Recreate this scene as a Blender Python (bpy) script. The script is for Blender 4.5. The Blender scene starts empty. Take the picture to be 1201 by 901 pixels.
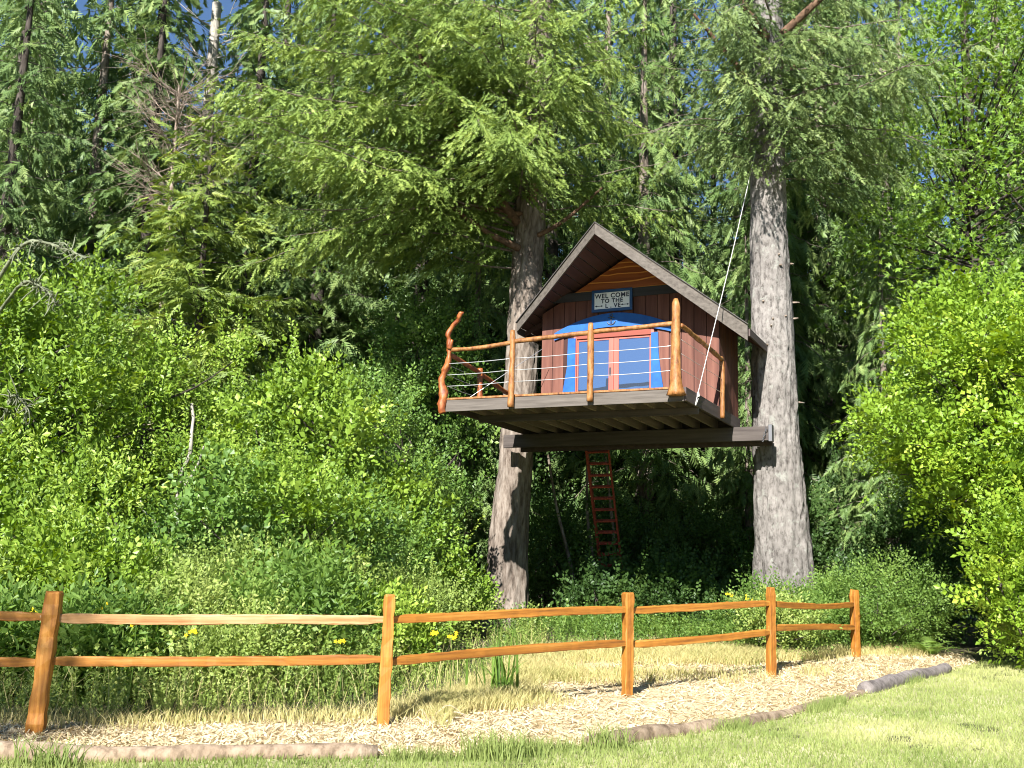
import bpy, bmesh, math
import numpy as np
from mathutils import Vector, Matrix

# ------------------------------------------------------------------ camera, sky, sun
scene = bpy.context.scene
COL = scene.collection
cd = bpy.data.cameras.new('camera'); cam = bpy.data.objects.new('camera', cd); COL.objects.link(cam)
cd.sensor_width = 36.0; cd.lens = 36.0 * 1281.0 / 1201.0
cd.clip_start = 0.1; cd.clip_end = 2000.0
cam.matrix_world = (Matrix.Translation((0, 0, 1.5)) @ Matrix.Rotation(math.pi / 2 + 0.1742, 4, 'X')
                    @ Matrix.Rotation(0.0259, 4, 'Z'))
scene.camera = cam

SUN_EL, SUN_AZ = math.radians(34.0), math.radians(19.0)      # azimuth: behind the camera, to its left
sun_to = Vector((-math.sin(SUN_AZ) * math.cos(SUN_EL), -math.cos(SUN_AZ) * math.cos(SUN_EL), math.sin(SUN_EL)))
world = bpy.data.worlds.new('World'); scene.world = world; world.use_nodes = True
wn = world.node_tree
sky = wn.nodes.new('ShaderNodeTexSky'); sky.sky_type = 'NISHITA'; sky.sun_disc = False
sky.sun_elevation = SUN_EL; sky.sun_rotation = math.radians(180.0) + SUN_AZ
sky.air_density = 1.0; sky.dust_density = 0.0; sky.ozone_density = 5.0
wn.links.new(sky.outputs[0], wn.nodes['Background'].inputs[0])
wn.nodes['Background'].inputs[1].default_value = 0.052
sd = bpy.data.lights.new('sun', 'SUN'); sd.energy = 5.0; sd.angle = math.radians(0.53); sd.color = (1.0, 0.975, 0.94)
so = bpy.data.objects.new('sun', sd); COL.objects.link(so)
so.rotation_euler = sun_to.to_track_quat('Z', 'Y').to_euler(); so.location = (-12, -30, 30)
vs = scene.view_settings
vs.view_transform = 'Standard'; vs.look = 'None'; vs.gamma = 1.0; vs.use_curve_mapping = False
vs.exposure = 1.5
scene.render.engine = 'CYCLES'
scene.cycles.max_bounces = 6; scene.cycles.diffuse_bounces = 4; scene.cycles.transmission_bounces = 4
scene.cycles.transparent_max_bounces = 4; scene.cycles.use_denoising = True; scene.cycles.filter_width = 1.05

# ------------------------------------------------------------------ helpers
def rg(seed): return np.random.default_rng(seed)

def hash3(i, j, k):
    h = (i * 374761393 + j * 668265263 + k * 2147483647 + 1274126177) & 0xFFFFFFFF
    h = ((h ^ (h >> 13)) * 1274126177) & 0xFFFFFFFF
    h = ((h ^ (h >> 16)) * 2246822519) & 0xFFFFFFFF
    return ((h ^ (h >> 15)) & 0xFFFFFF) / float(0xFFFFFF)

def vnoise(p):
    p = np.asarray(p, float); i = np.floor(p).astype(np.int64); f = p - i; f = f * f * (3 - 2 * f)
    r = 0
    for a in (0, 1):
        for b in (0, 1):
            for c in (0, 1):
                w = (f[..., 0] if a else 1 - f[..., 0]) * (f[..., 1] if b else 1 - f[..., 1]) * (f[..., 2] if c else 1 - f[..., 2])
                r = r + w * hash3(i[..., 0] + a, i[..., 1] + b, i[..., 2] + c)
    return r

def n2(x, y, s, z=0.0):
    x = np.asarray(x, float); y = np.asarray(y, float)
    return vnoise(np.stack([x * s, y * s, np.full_like(x, z)], -1))

def gz(x, y):                                                   # the lie of the land
    x = np.asarray(x, float); y = np.asarray(y, float)
    t = np.clip((y - 9.0) / 12.0, 0, 1); t = t * t * (3 - 2 * t)
    b = 0.06 + 0.36 * t + 0.012 * np.clip(y - 21, 0, 60)
    return b + 0.05 * (n2(x, y, 0.6) - .5) + 0.03 * (n2(x, y, 1.7, 3.) - .5)

def mesh_np(name, V, Fs, mats, midx=None, smooth=False, rnd=None):
    """V (n,3), Fs (m,3|4); rnd: per-vertex value kept as an attribute."""
    V = np.ascontiguousarray(V, np.float32); Fs = np.ascontiguousarray(Fs, np.int32)
    me = bpy.data.meshes.new(name); k = Fs.shape[1]
    me.vertices.add(len(V)); me.vertices.foreach_set('co', V.ravel())
    me.loops.add(Fs.size); me.loops.foreach_set('vertex_index', Fs.ravel())
    me.polygons.add(len(Fs)); me.polygons.foreach_set('loop_start', np.arange(0, Fs.size, k, dtype=np.int32))
    me.polygons.foreach_set('loop_total', np.full(len(Fs), k, np.int32))
    for m in (mats if isinstance(mats, (list, tuple)) else [mats]): me.materials.append(m)
    if midx is not None: me.polygons.foreach_set('material_index', np.ascontiguousarray(midx, np.int32))
    me.polygons.foreach_set('use_smooth', np.full(len(Fs), smooth, bool))
    me.update(calc_edges=True)
    if rnd is not None:
        a = me.attributes.new('rnd', 'FLOAT', 'POINT'); a.data.foreach_set('value', np.ascontiguousarray(rnd, np.float32))
    return me

def link(name, me, parent=None, loc=None, rot=None):
    o = bpy.data.objects.new(name, me); COL.objects.link(o)
    if parent is not None: o.parent = parent
    if loc is not None: o.location = loc
    if rot is not None: o.rotation_euler = rot
    return o

def tag(o, label=None, cat=None, group=None, kind=None):
    if label: o['label'] = label
    if cat: o['category'] = cat
    if group: o['group'] = group
    if kind: o['kind'] = kind
    return o

def empty(name, loc=(0, 0, 0), rz=0.0):
    o = bpy.data.objects.new(name, None); COL.objects.link(o); o.location = loc; o.rotation_euler = (0, 0, rz)
    o.empty_display_size = 0.2
    return o

def copy_tree(o, parent=None):
    c = o.copy(); COL.objects.link(c); c.parent = parent
    for ch in list(o.children): copy_tree(ch, c)
    return c

def box_me(name, lo, hi, mat, bev=0.006, jitter=0.0, seed=0):
    bm = bmesh.new(); bmesh.ops.create_cube(bm, size=1.0)
    lo = np.array(lo, float); hi = np.array(hi, float); rng = rg(seed)
    for v in bm.verts:
        p = np.array(v.co) + .5
        v.co = lo + (hi - lo) * p + (rng.normal(0, jitter, 3) if jitter else 0)
    if bev: bmesh.ops.bevel(bm, geom=list(bm.edges), offset=bev, segments=1, affect='EDGES', clamp_overlap=True)
    me = bpy.data.meshes.new(name); bm.to_mesh(me); bm.free(); me.materials.append(mat)
    return me

def box(name, lo, hi, mat, parent=None, bev=0.006, jitter=0.0, seed=0):
    return link(name, box_me(name, lo, hi, mat, bev, jitter, seed), parent)

def frames(P):
    P = np.asarray(P, float); T = np.gradient(P, axis=0); T /= np.linalg.norm(T, axis=1)[:, None] + 1e-9
    N = np.zeros_like(P); ref = np.array([1., 0, 0]) if abs(T[0, 0]) < .8 else np.array([0, 1., 0])
    for i in range(len(P)):
        ref = ref - T[i] * (ref @ T[i]); ref /= np.linalg.norm(ref) + 1e-9; N[i] = ref
    return T, N, np.cross(T, N)

def tube_np(P, R, sides=8, caps=True):
    P = np.asarray(P, float); n = len(P); R = np.broadcast_to(np.asarray(R, float), (n,))
    T, N, B = frames(P); a = np.linspace(0, 2 * np.pi, sides, endpoint=False)
    V = P[:, None] + R[:, None, None] * (np.cos(a)[None, :, None] * N[:, None] + np.sin(a)[None, :, None] * B[:, None])
    V = V.reshape(-1, 3); i = np.arange(n - 1)[:, None] * sides; j = np.arange(sides)[None]; k = (j + 1) % sides
    Q = np.stack([i + j, i + k, i + k + sides, i + j + sides], -1).reshape(-1, 4)
    Tn = np.concatenate([Q[:, [0, 1, 2]], Q[:, [0, 2, 3]]])
    if caps:
        V = np.concatenate([V, P[:1], P[-1:]]); c0, c1 = len(V) - 2, len(V) - 1; jj = np.arange(sides); kk = (jj + 1) % sides
        o = (n - 1) * sides
        Tn = np.concatenate([Tn, np.stack([np.full(sides, c0), kk, jj], 1), np.stack([np.full(sides, c1), o + jj, o + kk], 1)])
    return V, Tn

def cat_np(parts):
    Vs, Fs, o = [], [], 0
    for V, F_ in parts:
        Vs.append(V); Fs.append(F_ + o); o += len(V)
    return np.concatenate(Vs), np.concatenate(Fs)

def tube(name, P, R, mat, parent=None, sides=8, smooth=True):
    V, T = tube_np(P, R, sides); return link(name, mesh_np(name, V, T, mat, smooth=smooth), parent)

def spline(pts, n):
    pts = np.asarray(pts, float); m = len(pts); t = np.linspace(0, m - 1, n); out = np.zeros((n, pts.shape[1]))
    for q, tt in enumerate(t):
        i = min(int(tt), m - 2); f = tt - i
        p0, p1, p2, p3 = pts[max(i - 1, 0)], pts[i], pts[i + 1], pts[min(i + 2, m - 1)]
        out[q] = .5 * ((2 * p1) + (p2 - p0) * f + (2 * p0 - 5 * p1 + 4 * p2 - p3) * f * f + (3 * p1 - p0 - 3 * p2 + p3) * f ** 3)
    return out

# ------------------------------------------------------------------ materials
def new_mat(name):
    m = bpy.data.materials.new(name); m.use_nodes = True; nt = m.node_tree
    return m, nt, nt.nodes['Principled BSDF'], nt.nodes['Material Output']

def ramp(nt, stops):
    r = nt.nodes.new('ShaderNodeValToRGB'); el = r.color_ramp.elements
    while len(el) < len(stops): el.new(0.5)
    for e, (p, c) in zip(el, stops): e.position = p; e.color = (*c, 1)
    return r

def noise_node(nt, scale, detail=4, rough=.6, vec=None, stretch=None, coord='Object', rand=False):
    tc = nt.nodes.new('ShaderNodeTexCoord'); src = tc.outputs[coord]
    if rand:
        oi = nt.nodes.new('ShaderNodeObjectInfo'); mu = nt.nodes.new('ShaderNodeMath'); mu.operation = 'MULTIPLY'; mu.inputs[1].default_value = 37.0
        nt.links.new(oi.outputs['Random'], mu.inputs[0]); ad = nt.nodes.new('ShaderNodeVectorMath'); ad.operation = 'ADD'
        nt.links.new(src, ad.inputs[0]); nt.links.new(mu.outputs[0], ad.inputs[1]); src = ad.outputs[0]
    mp = nt.nodes.new('ShaderNodeMapping'); nt.links.new(src, mp.inputs[0])
    if stretch: mp.inputs['Scale'].default_value = stretch
    nz = nt.nodes.new('ShaderNodeTexNoise'); nz.inputs['Scale'].default_value = scale
    nz.inputs['Detail'].default_value = detail; nz.inputs['Roughness'].default_value = rough
    nt.links.new(mp.outputs[0], nz.inputs['Vector'])
    return nz

def bump(nt, fac, bsdf, strength=.4, dist=.02):
    b = nt.nodes.new('ShaderNodeBump'); b.inputs['Strength'].default_value = strength; b.inputs['Distance'].default_value = dist
    nt.links.new(fac, b.inputs['Height']); nt.links.new(b.outputs[0], bsdf.inputs['Normal'])

def surf_mat(name, stops, scale=4, stretch=None, rough=.8, bs=.3, bd=.01, detail=6, spec=.3, rand=True, vary=.25, coord='Object'):
    m, nt, p, out = new_mat(name)
    nz = noise_node(nt, scale, detail, .62, stretch=stretch, rand=rand, coord=coord)
    r = ramp(nt, stops); nt.links.new(nz.outputs['Fac'], r.inputs[0])
    oi = nt.nodes.new('ShaderNodeObjectInfo'); mr = nt.nodes.new('ShaderNodeMapRange')
    mr.inputs['To Min'].default_value = 1 - vary; mr.inputs['To Max'].default_value = 1 + vary
    nt.links.new(oi.outputs['Random'], mr.inputs['Value'])
    hs = nt.nodes.new('ShaderNodeHueSaturation'); nt.links.new(r.outputs[0], hs.inputs['Color']); nt.links.new(mr.outputs[0], hs.inputs['Value'])
    nt.links.new(hs.outputs[0], p.inputs['Base Color'])
    p.inputs['Roughness'].default_value = rough; p.inputs['Specular IOR Level'].default_value = spec
    if bs: bump(nt, nz.outputs['Fac'], p, bs, bd)
    return m

def leaf_mat(name, c_dark, c_mid, c_light, trans=.38, rough=.5, spec=.3, scale=1.1):
    """Leaves: colour from a value each leaf carries plus a slow drift through the plant; light passes through."""
    m, nt, p, out = new_mat(name)
    at = nt.nodes.new('ShaderNodeAttribute'); at.attribute_name = 'rnd'
    nz = noise_node(nt, scale, 2, .5, rand=True)
    mx = nt.nodes.new('ShaderNodeMath'); mx.operation = 'MULTIPLY_ADD'; mx.inputs[1].default_value = .62
    nt.links.new(at.outputs['Fac'], mx.inputs[0])
    ml = nt.nodes.new('ShaderNodeMath'); ml.operation = 'MULTIPLY_ADD'; ml.inputs[1].default_value = .8; ml.inputs[2].default_value = -.2
    nt.links.new(nz.outputs['Fac'], ml.inputs[0]); nt.links.new(ml.outputs[0], mx.inputs[2])
    r = ramp(nt, [(.0, c_dark), (.5, c_mid), (1.0, c_light)]); nt.links.new(mx.outputs[0], r.inputs[0])
    nt.links.new(r.outputs[0], p.inputs['Base Color']); p.inputs['Roughness'].default_value = rough
    p.inputs['Specular IOR Level'].default_value = spec
    tl = nt.nodes.new('ShaderNodeBsdfTranslucent')
    hs = nt.nodes.new('ShaderNodeHueSaturation'); hs.inputs['Hue'].default_value = .485; hs.inputs['Saturation'].default_value = 1.15; hs.inputs['Value'].default_value = 1.35
    nt.links.new(r.outputs[0], hs.inputs['Color']); nt.links.new(hs.outputs[0], tl.inputs['Color'])
    ms = nt.nodes.new('ShaderNodeMixShader'); ms.inputs[0].default_value = trans
    nt.links.new(p.outputs[0], ms.inputs[1]); nt.links.new(tl.outputs[0], ms.inputs[2]); nt.links.new(ms.outputs[0], out.inputs['Surface'])
    return m

def flat_mat(name, c, rough=.6, spec=.4, metal=0.0):
    m, nt, p, out = new_mat(name); p.inputs['Base Color'].default_value = (*c, 1)
    p.inputs['Roughness'].default_value = rough; p.inputs['Specular IOR Level'].default_value = spec; p.inputs['Metallic'].default_value = metal
    return m

X_, Y_, Z_ = (.06, 1, 1), (1, .06, 1), (1, 1, .06)
M = {}
cedar = [(.26, (.085, .036, .012)), (.40, (.25, .092, .014)), (.56, (.37, .150, .022)), (.78, (.49, .245, .058))]
M['fence_post'] = surf_mat('fence_post', cedar, 26, (1, 1, .035), .55, .5, .012, spec=.35, vary=.12)
M['fence_rail'] = surf_mat('fence_rail', cedar, 26, (.035, 1, 1), .55, .5, .012, spec=.35, vary=.15)
M['fence_rail_pale'] = surf_mat('fence_rail_pale', [(.3, (.27, .12, .04)), (.5, (.44, .24, .10)), (.72, (.56, .36, .21))], 24, (.04, 1, 1), .6, .5, .012, vary=.1)
M['log_rail'] = surf_mat('log_rail', [(.30, (.085, .030, .010)), (.42, (.20, .078, .020)), (.58, (.30, .135, .040)), (.8, (.40, .21, .085))], 13, (1, 1, .45), .55, .7, .015, spec=.4, vary=.12)
M['twisted'] = surf_mat('twisted', [(.28, (.09, .020, .007)), (.45, (.22, .055, .012)), (.6, (.32, .105, .022)), (.78, (.42, .19, .06))], 13, (1, 1, .5), .5, .6, .012, spec=.5, vary=.05)
M['fascia'] = surf_mat('fascia', [(.3, (.07, .058, .047)), (.7, (.155, .133, .112))], 18, X_, .8, .3, .006, vary=.06)
M['fascia_y'] = surf_mat('fascia_y', [(.3, (.06, .045, .04)), (.7, (.12, .09, .085))], 14, Y_, .8, .3, .006, vary=.06)
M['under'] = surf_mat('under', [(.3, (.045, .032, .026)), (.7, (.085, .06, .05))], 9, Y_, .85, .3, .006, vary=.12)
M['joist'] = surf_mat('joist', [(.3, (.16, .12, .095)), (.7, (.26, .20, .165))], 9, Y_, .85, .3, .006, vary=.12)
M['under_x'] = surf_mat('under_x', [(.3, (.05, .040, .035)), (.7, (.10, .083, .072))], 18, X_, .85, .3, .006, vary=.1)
M['wall'] = surf_mat('wall', [(.25, (.062, .022, .014)), (.48, (.118, .044, .029)), (.64, (.165, .068, .045)), (.85, (.25, .118, .080))], 7, Z_, .72, .35, .006, vary=.13)
M['wall_back'] = surf_mat('wall_back', [(.3, (.03, .015, .012)), (.7, (.05, .02, .018))], 6, Z_, .9, 0)
M['gable'] = surf_mat('gable', [(.25, (.19, .048, .014)), (.55, (.33, .092, .024)), (.8, (.42, .13, .036))], 8, X_, .6, .3, .006, vary=.08)
M['live_edge'] = surf_mat('live_edge', [(.3, (.50, .17, .03)), (.7, (.66, .28, .06))], 9, X_, .5, .2, .005, vary=.05)
M['trim_dark'] = surf_mat('trim_dark', [(.3, (.035, .033, .036)), (.7, (.06, .056, .06))], 8, X_, .75, .2, .004, vary=.05)
M['roof_metal'] = surf_mat('roof_metal', [(.3, (.10, .088, .085)), (.7, (.16, .145, .142))], 3, None, .45, .08, .004, spec=.5, vary=.05)
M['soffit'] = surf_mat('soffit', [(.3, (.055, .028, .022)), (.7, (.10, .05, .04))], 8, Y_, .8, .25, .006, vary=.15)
M['blue'] = surf_mat('blue', [(.3, (.008, .070, .27)), (.7, (.014, .115, .38))], 5, None, .5, .1, .004, vary=.04)
M['door'] = surf_mat('door', [(.3, (.36, .085, .062)), (.7, (.47, .135, .10))], 6, Z_, .55, .15, .004, vary=.05)
M['lintel'] = surf_mat('lintel', [(.3, (.20, .045, .028)), (.7, (.28, .07, .045))], 6, X_, .6, .15, .004, vary=.04)
M['cable'] = flat_mat('cable', (.62, .62, .60), .35, .5, .6)
M['rope'] = surf_mat('rope', [(.3, (.42, .40, .37)), (.7, (.58, .56, .52))], 60, None, .85, .3, .004, vary=.0)
M['steel'] = flat_mat('steel', (.13, .13, .135), .55, .5, .9)
M['iron'] = flat_mat('iron', (.05, .05, .055), .5, .5, .5)
M['sign_blue'] = surf_mat('sign_blue', [(.3, (.018, .055, .15)), (.7, (.03, .085, .21))], 8, X_, .5, .15, .003, vary=0)
M['sign_white'] = surf_mat('sign_white', [(.3, (.78, .78, .80)), (.7, (.87, .87, .87))], 5, None, .6, .05, .002, vary=0)
M['ink'] = flat_mat('ink', (.035, .035, .06), .6)
M['ladder'] = surf_mat('ladder', [(.3, (.20, .030, .018)), (.7, (.33, .06, .035))], 8, Z_, .6, .2, .004, vary=.08)
M['pale_wood'] = surf_mat('pale_wood', [(.3, (.45, .36, .24)), (.7, (.62, .52, .38))], 10, Z_, .7, .2, .004, vary=.1)

def glass_mat():
    m, nt, p, out = new_mat('window_glass')
    p.inputs['Base Color'].default_value = (.035, .055, .09, 1); p.inputs['Roughness'].default_value = .35
    g = nt.nodes.new('ShaderNodeBsdfGlossy'); g.inputs['Roughness'].default_value = .015; g.inputs['Color'].default_value = (.42, .60, .92, 1)
    nz = noise_node(nt, 1.3, 2, .5); b = nt.nodes.new('ShaderNodeBump'); b.inputs['Strength'].default_value = .05; b.inputs['Distance'].default_value = .02
    nt.links.new(nz.outputs['Fac'], b.inputs['Height']); nt.links.new(b.outputs[0], g.inputs['Normal'])
    ms = nt.nodes.new('ShaderNodeMixShader'); ms.inputs[0].default_value = .42
    nt.links.new(p.outputs[0], ms.inputs[1]); nt.links.new(g.outputs[0], ms.inputs[2]); nt.links.new(ms.outputs[0], out.inputs['Surface'])
    return m
M['glass'] = glass_mat()

def bark_mat(name, dark, mid, light, lichen=None, zs=.22, sc=9):
    m, nt, p, out = new_mat(name)
    n1 = noise_node(nt, sc, 8, .68, stretch=(1, 1, zs)); r1 = ramp(nt, [(.34, dark), (.5, mid), (.72, light)])
    nt.links.new(n1.outputs['Fac'], r1.inputs[0]); col = r1.outputs[0]
    n2_ = noise_node(nt, .9, 4, .6); r2 = ramp(nt, [(.35, (.72, .70, .68)), (.65, (1.1, 1.08, 1.05))]); nt.links.new(n2_.outputs['Fac'], r2.inputs[0])
    mu = nt.nodes.new('ShaderNodeMix'); mu.data_type = 'RGBA'; mu.blend_type = 'MULTIPLY'; mu.inputs[0].default_value = 1
    nt.links.new(col, mu.inputs[6]); nt.links.new(r2.outputs[0], mu.inputs[7]); col = mu.outputs[2]
    if lichen:
        n3 = noise_node(nt, 5, 5, .7); r3 = ramp(nt, [(.56, (0, 0, 0)), (.66, (1, 1, 1))]); nt.links.new(n3.outputs['Fac'], r3.inputs[0])
        ml = nt.nodes.new('ShaderNodeMix'); ml.data_type = 'RGBA'; nt.links.new(r3.outputs[0], ml.inputs[0])
        nt.links.new(col, ml.inputs[6]); ml.inputs[7].default_value = (*lichen, 1); col = ml.outputs[2]
    nt.links.new(col, p.inputs['Base Color']); p.inputs['Roughness'].default_value = .9; p.inputs['Specular IOR Level'].default_value = .2
    bump(nt, n1.outputs['Fac'], p, .9, .03)
    return m
M['bark_grey'] = bark_mat('bark_grey', (.075, .066, .06), (.195, .18, .166), (.275, .255, .238), (.24, .235, .205), zs=.5, sc=15)
M['bark_brown'] = bark_mat('bark_brown', (.07, .052, .04), (.20, .165, .135), (.33, .29, .25), sc=12)
M['bark_limb'] = bark_mat('bark_limb', (.06, .038, .025), (.14, .085, .052), (.23, .15, .10), zs=1)
M['bark_dark'] = bark_mat('bark_dark', (.03, .024, .02), (.06, .05, .042), (.11, .092, .08))
M['bark_pale'] = bark_mat('bark_pale', (.24, .22, .185), (.36, .335, .29), (.46, .43, .38), zs=.3)
M['lichen'] = bark_mat('lichen', (.09, .10, .06), (.17, .19, .12), (.26, .28, .19), zs=1)
M['dead_twig'] = bark_mat('dead_twig', (.16, .12, .09), (.30, .24, .19), (.42, .36, .30), zs=1)
M['log_grey'] = bark_mat('log_grey', (.10, .085, .08), (.20, .175, .165), (.30, .27, .255), zs=1)
M['log_tan'] = bark_mat('log_tan', (.11, .078, .05), (.28, .21, .145), (.40, .325, .24), zs=.5)

M['fir'] = leaf_mat('fir_needles', (0.055, 0.1, 0.024), (0.18, 0.26, 0.055), (0.38, 0.45, 0.11), .22)
M['fir_r'] = leaf_mat('fir_needles_cool', (0.045, 0.085, 0.028), (0.14, 0.2, 0.062), (0.3, 0.36, 0.12), .22)
M['hemlock'] = leaf_mat('hemlock_needles', (0.055, 0.1, 0.024), (0.18, 0.25, 0.05), (0.37, 0.42, 0.09), .22)
M['far'] = leaf_mat('far_needles', (0.036, 0.078, 0.028), (0.125, 0.195, 0.06), (0.28, 0.34, 0.11), .22)
M['cedar_leaf'] = leaf_mat('cedar_sprays', (0.036, 0.078, 0.026), (0.125, 0.2, 0.055), (0.3, 0.37, 0.12), .22)
M['willow'] = leaf_mat('willow_leaves', (0.05, 0.105, 0.012), (0.175, 0.28, 0.03), (0.37, 0.47, 0.085), .24, .45, .35)
M['alder'] = leaf_mat('alder_leaves', (0.036, 0.08, 0.016), (0.115, 0.21, 0.036), (0.27, 0.37, 0.085), .24, .45, .35)
M['hawthorn'] = leaf_mat('hawthorn_leaves', (0.085, 0.16, 0.014), (0.2, 0.32, 0.028), (0.4, 0.49, 0.06), .28, .45, .35)
M['maple'] = leaf_mat('maple_leaves', (0.06, 0.13, 0.018), (0.16, 0.27, 0.034), (0.31, 0.41, 0.065), .28, .45, .35)
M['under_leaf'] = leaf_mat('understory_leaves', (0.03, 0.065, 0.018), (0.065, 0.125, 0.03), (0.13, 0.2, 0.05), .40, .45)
M['herb'] = leaf_mat('herb_leaves', (0.09, 0.145, 0.028), (0.23, 0.31, 0.065), (0.43, 0.47, 0.15), .28, .5)
M['fern'] = leaf_mat('fern_leaves', (0.07, 0.14, 0.028), (0.15, 0.25, 0.05), (0.26, 0.36, 0.085), .42, .45)
M['grass'] = leaf_mat('grass_blades', (.12, .18, .04), (.27, .32, .10), (.47, .47, .20), .35, .6, .2, .5)
M['straw'] = leaf_mat('dry_grass', (.20, .23, .06), (.46, .41, .17), (.66, .57, .30), .3, .7, .2, .7)
M['chips'] = leaf_mat('wood_chips', (0.34, 0.25, 0.13), (0.56, 0.455, 0.27), (0.72, 0.62, 0.42), .05, .8, .2, 1.0)
M['iris'] = leaf_mat('iris_leaves', (.07, .14, .022), (.14, .24, .04), (.22, .32, .07), .35, .4)
M['yellow'] = flat_mat('yellow_petals', (.75, .55, .02), .6)
M['forest_floor'] = surf_mat('forest_floor', [(.3, (.035, .035, .018)), (.5, (.075, .065, .035)), (.7, (.12, .11, .05))], 1.8, None, .95, .6, .05, rand=False, vary=0)
M['lawn'] = surf_mat('lawn_soil', [(.3, (.19, .20, .075)), (.5, (.34, .33, .15)), (.7, (.50, .46, .27))], 1.3, None, .95, .5, .03, detail=9, rand=False, vary=0)
M['chip_bed'] = surf_mat('chip_bed', [(.28, (.29, .21, .12)), (.5, (.50, .40, .24)), (.7, (.62, .53, .36))], 9, None, .95, .7, .03, detail=9, rand=False, vary=0)
M['meadow'] = surf_mat('meadow_soil', [(.3, (.20, .20, .06)), (.5, (.36, .31, .13)), (.7, (.52, .44, .23))], 2.2, None, .95, .6, .03, detail=9, rand=False, vary=0)

# ------------------------------------------------------------------ ground
def grid_sheet(name, us, vs, f, mat, dz):
    U, W = np.meshgrid(us, vs); XY = f(U, W); V = np.stack([XY[0], XY[1], gz(XY[0], XY[1]) + dz], -1).reshape(-1, 3)
    nu, nv = len(us), len(vs); i = np.arange(nv - 1)[:, None] * nu; j = np.arange(nu - 1)[None]
    Fq = np.stack([i + j, i + j + 1, i + j + 1 + nu, i + j + nu], -1).reshape(-1, 4)
    o = link(name, mesh_np(name, V, Fq, mat, smooth=True)); o['kind'] = 'structure'; return o

xs = np.concatenate([np.linspace(-900, -30, 12)[:-1], np.linspace(-30, 30, 121), np.linspace(30, 900, 12)[1:]])
ys = np.concatenate([np.linspace(-900, -10, 12)[:-1], np.linspace(-10, 60, 141), np.linspace(60, 1000, 12)[1:]])
grid_sheet('ground', xs, ys, lambda u, v: (u, v), M['forest_floor'], 0.0)

edge = np.array([(-12, 8.0), (-6.5, 8.22), (-3.86, 8.55), (-2.39, 8.82), (-.85, 8.98), (.08, 9.45), (1.5, 10.5), (2.74, 11.75), (3.75, 13.0), (4.85, 14.4), (6.4, 16.3), (7.4, 17.7)])
def edge_at(t):                                                  # log line, t in 0..1
    P = spline(edge, 200); q = np.clip(t, 0, 1) * 199; i = np.minimum(q.astype(int), 198); f = (q - i)[..., None]
    return P[i] * (1 - f) + P[i + 1] * f
back = np.array([(-12, 10.1), (-6.5, 10.3), (-4.3, 10.45), (-2.6, 10.6), (-1.1, 11.3), (-.2, 13.2), (.6, 16.2), (2.2, 17.8), (3.4, 17.9), (4.6, 17.5), (6.3, 18.9), (7.9, 19.0)])
def back_at(t):
    P = spline(back, 200); q = np.clip(t, 0, 1) * 199; i = np.minimum(q.astype(int), 198); f = (q - i)[..., None]
    return P[i] * (1 - f) + P[i + 1] * f
def bed(u, v):
    a = edge_at(u); b = back_at(u); w = v + .10 * (n2(u * 40, v * 3, 1.0) - .5) * v
    P = a * (1 - w)[..., None] + b * w[..., None]; return P[..., 0], P[..., 1]
grid_sheet('wood_chip_path', np.linspace(0, 1, 160), np.linspace(0, 1, 24), bed, M['chip_bed'], .010)
def lawn(u, v):
    a = edge_at(u) + np.array([.0, .05]); far = np.stack([-14 + 40 * u, -6 - 0 * u], -1)
    P = a * (1 - v)[..., None] + far * v[..., None]; return P[..., 0], P[..., 1]
grid_sheet('lawn', np.linspace(0, 1, 160), np.linspace(0, 1, 50), lawn, M['lawn'], .005)
def lawn2(u, v):
    a = np.stack([7.4 + 9 * u, 17.7 + 1.5 * u], -1); far = np.stack([26 + 4 * u, -6 + 12 * u], -1)
    P = a * (1 - v)[..., None] + far * v[..., None]; return P[..., 0], P[..., 1]
lw2 = grid_sheet('lawn', np.linspace(0, 1, 30), np.linspace(0, 1, 50), lawn2, M['lawn'], .0056)

def blades(name, P, h, w, mat, rng, lean=.5, rnd=None, kind='stuff', two=False):
    n = len(P); a = rng.uniform(0, 2 * np.pi, n); h = h * rng.uniform(.55, 1.25, n); b = rng.uniform(0, 2 * np.pi, n); l = lean * rng.uniform(.1, 1, n) * h
    side = np.stack([np.cos(a), np.sin(a), 0 * a], -1) * w * .5; tipo = np.stack([np.cos(b) * l, np.sin(b) * l, h], -1)
    base = np.stack([P[:, 0], P[:, 1], gz(P[:, 0], P[:, 1]) + .002], -1)
    if rnd is None: rnd = rng.uniform(0, 1, n)
    if two:
        mid = base + tipo * np.array([.35, .35, .62]); V = np.stack([base - side, base + side, mid + side * .8, mid - side * .8, base + tipo], 1).reshape(-1, 3)
        o = np.arange(n)[:, None] * 5; T = np.concatenate([o + np.array([[0, 1, 2]]), o + np.array([[0, 2, 3]]), o + np.array([[3, 2, 4]])]); k = 5
    else:
        V = np.stack([base - side, base + side, base + tipo], 1).reshape(-1, 3); T = np.arange(n * 3).reshape(-1, 3); k = 3
    o = link(name, mesh_np(name, V, T, mat, rnd=np.repeat(rnd, k))); o['kind'] = kind; return o

rng = rg(5)
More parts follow.
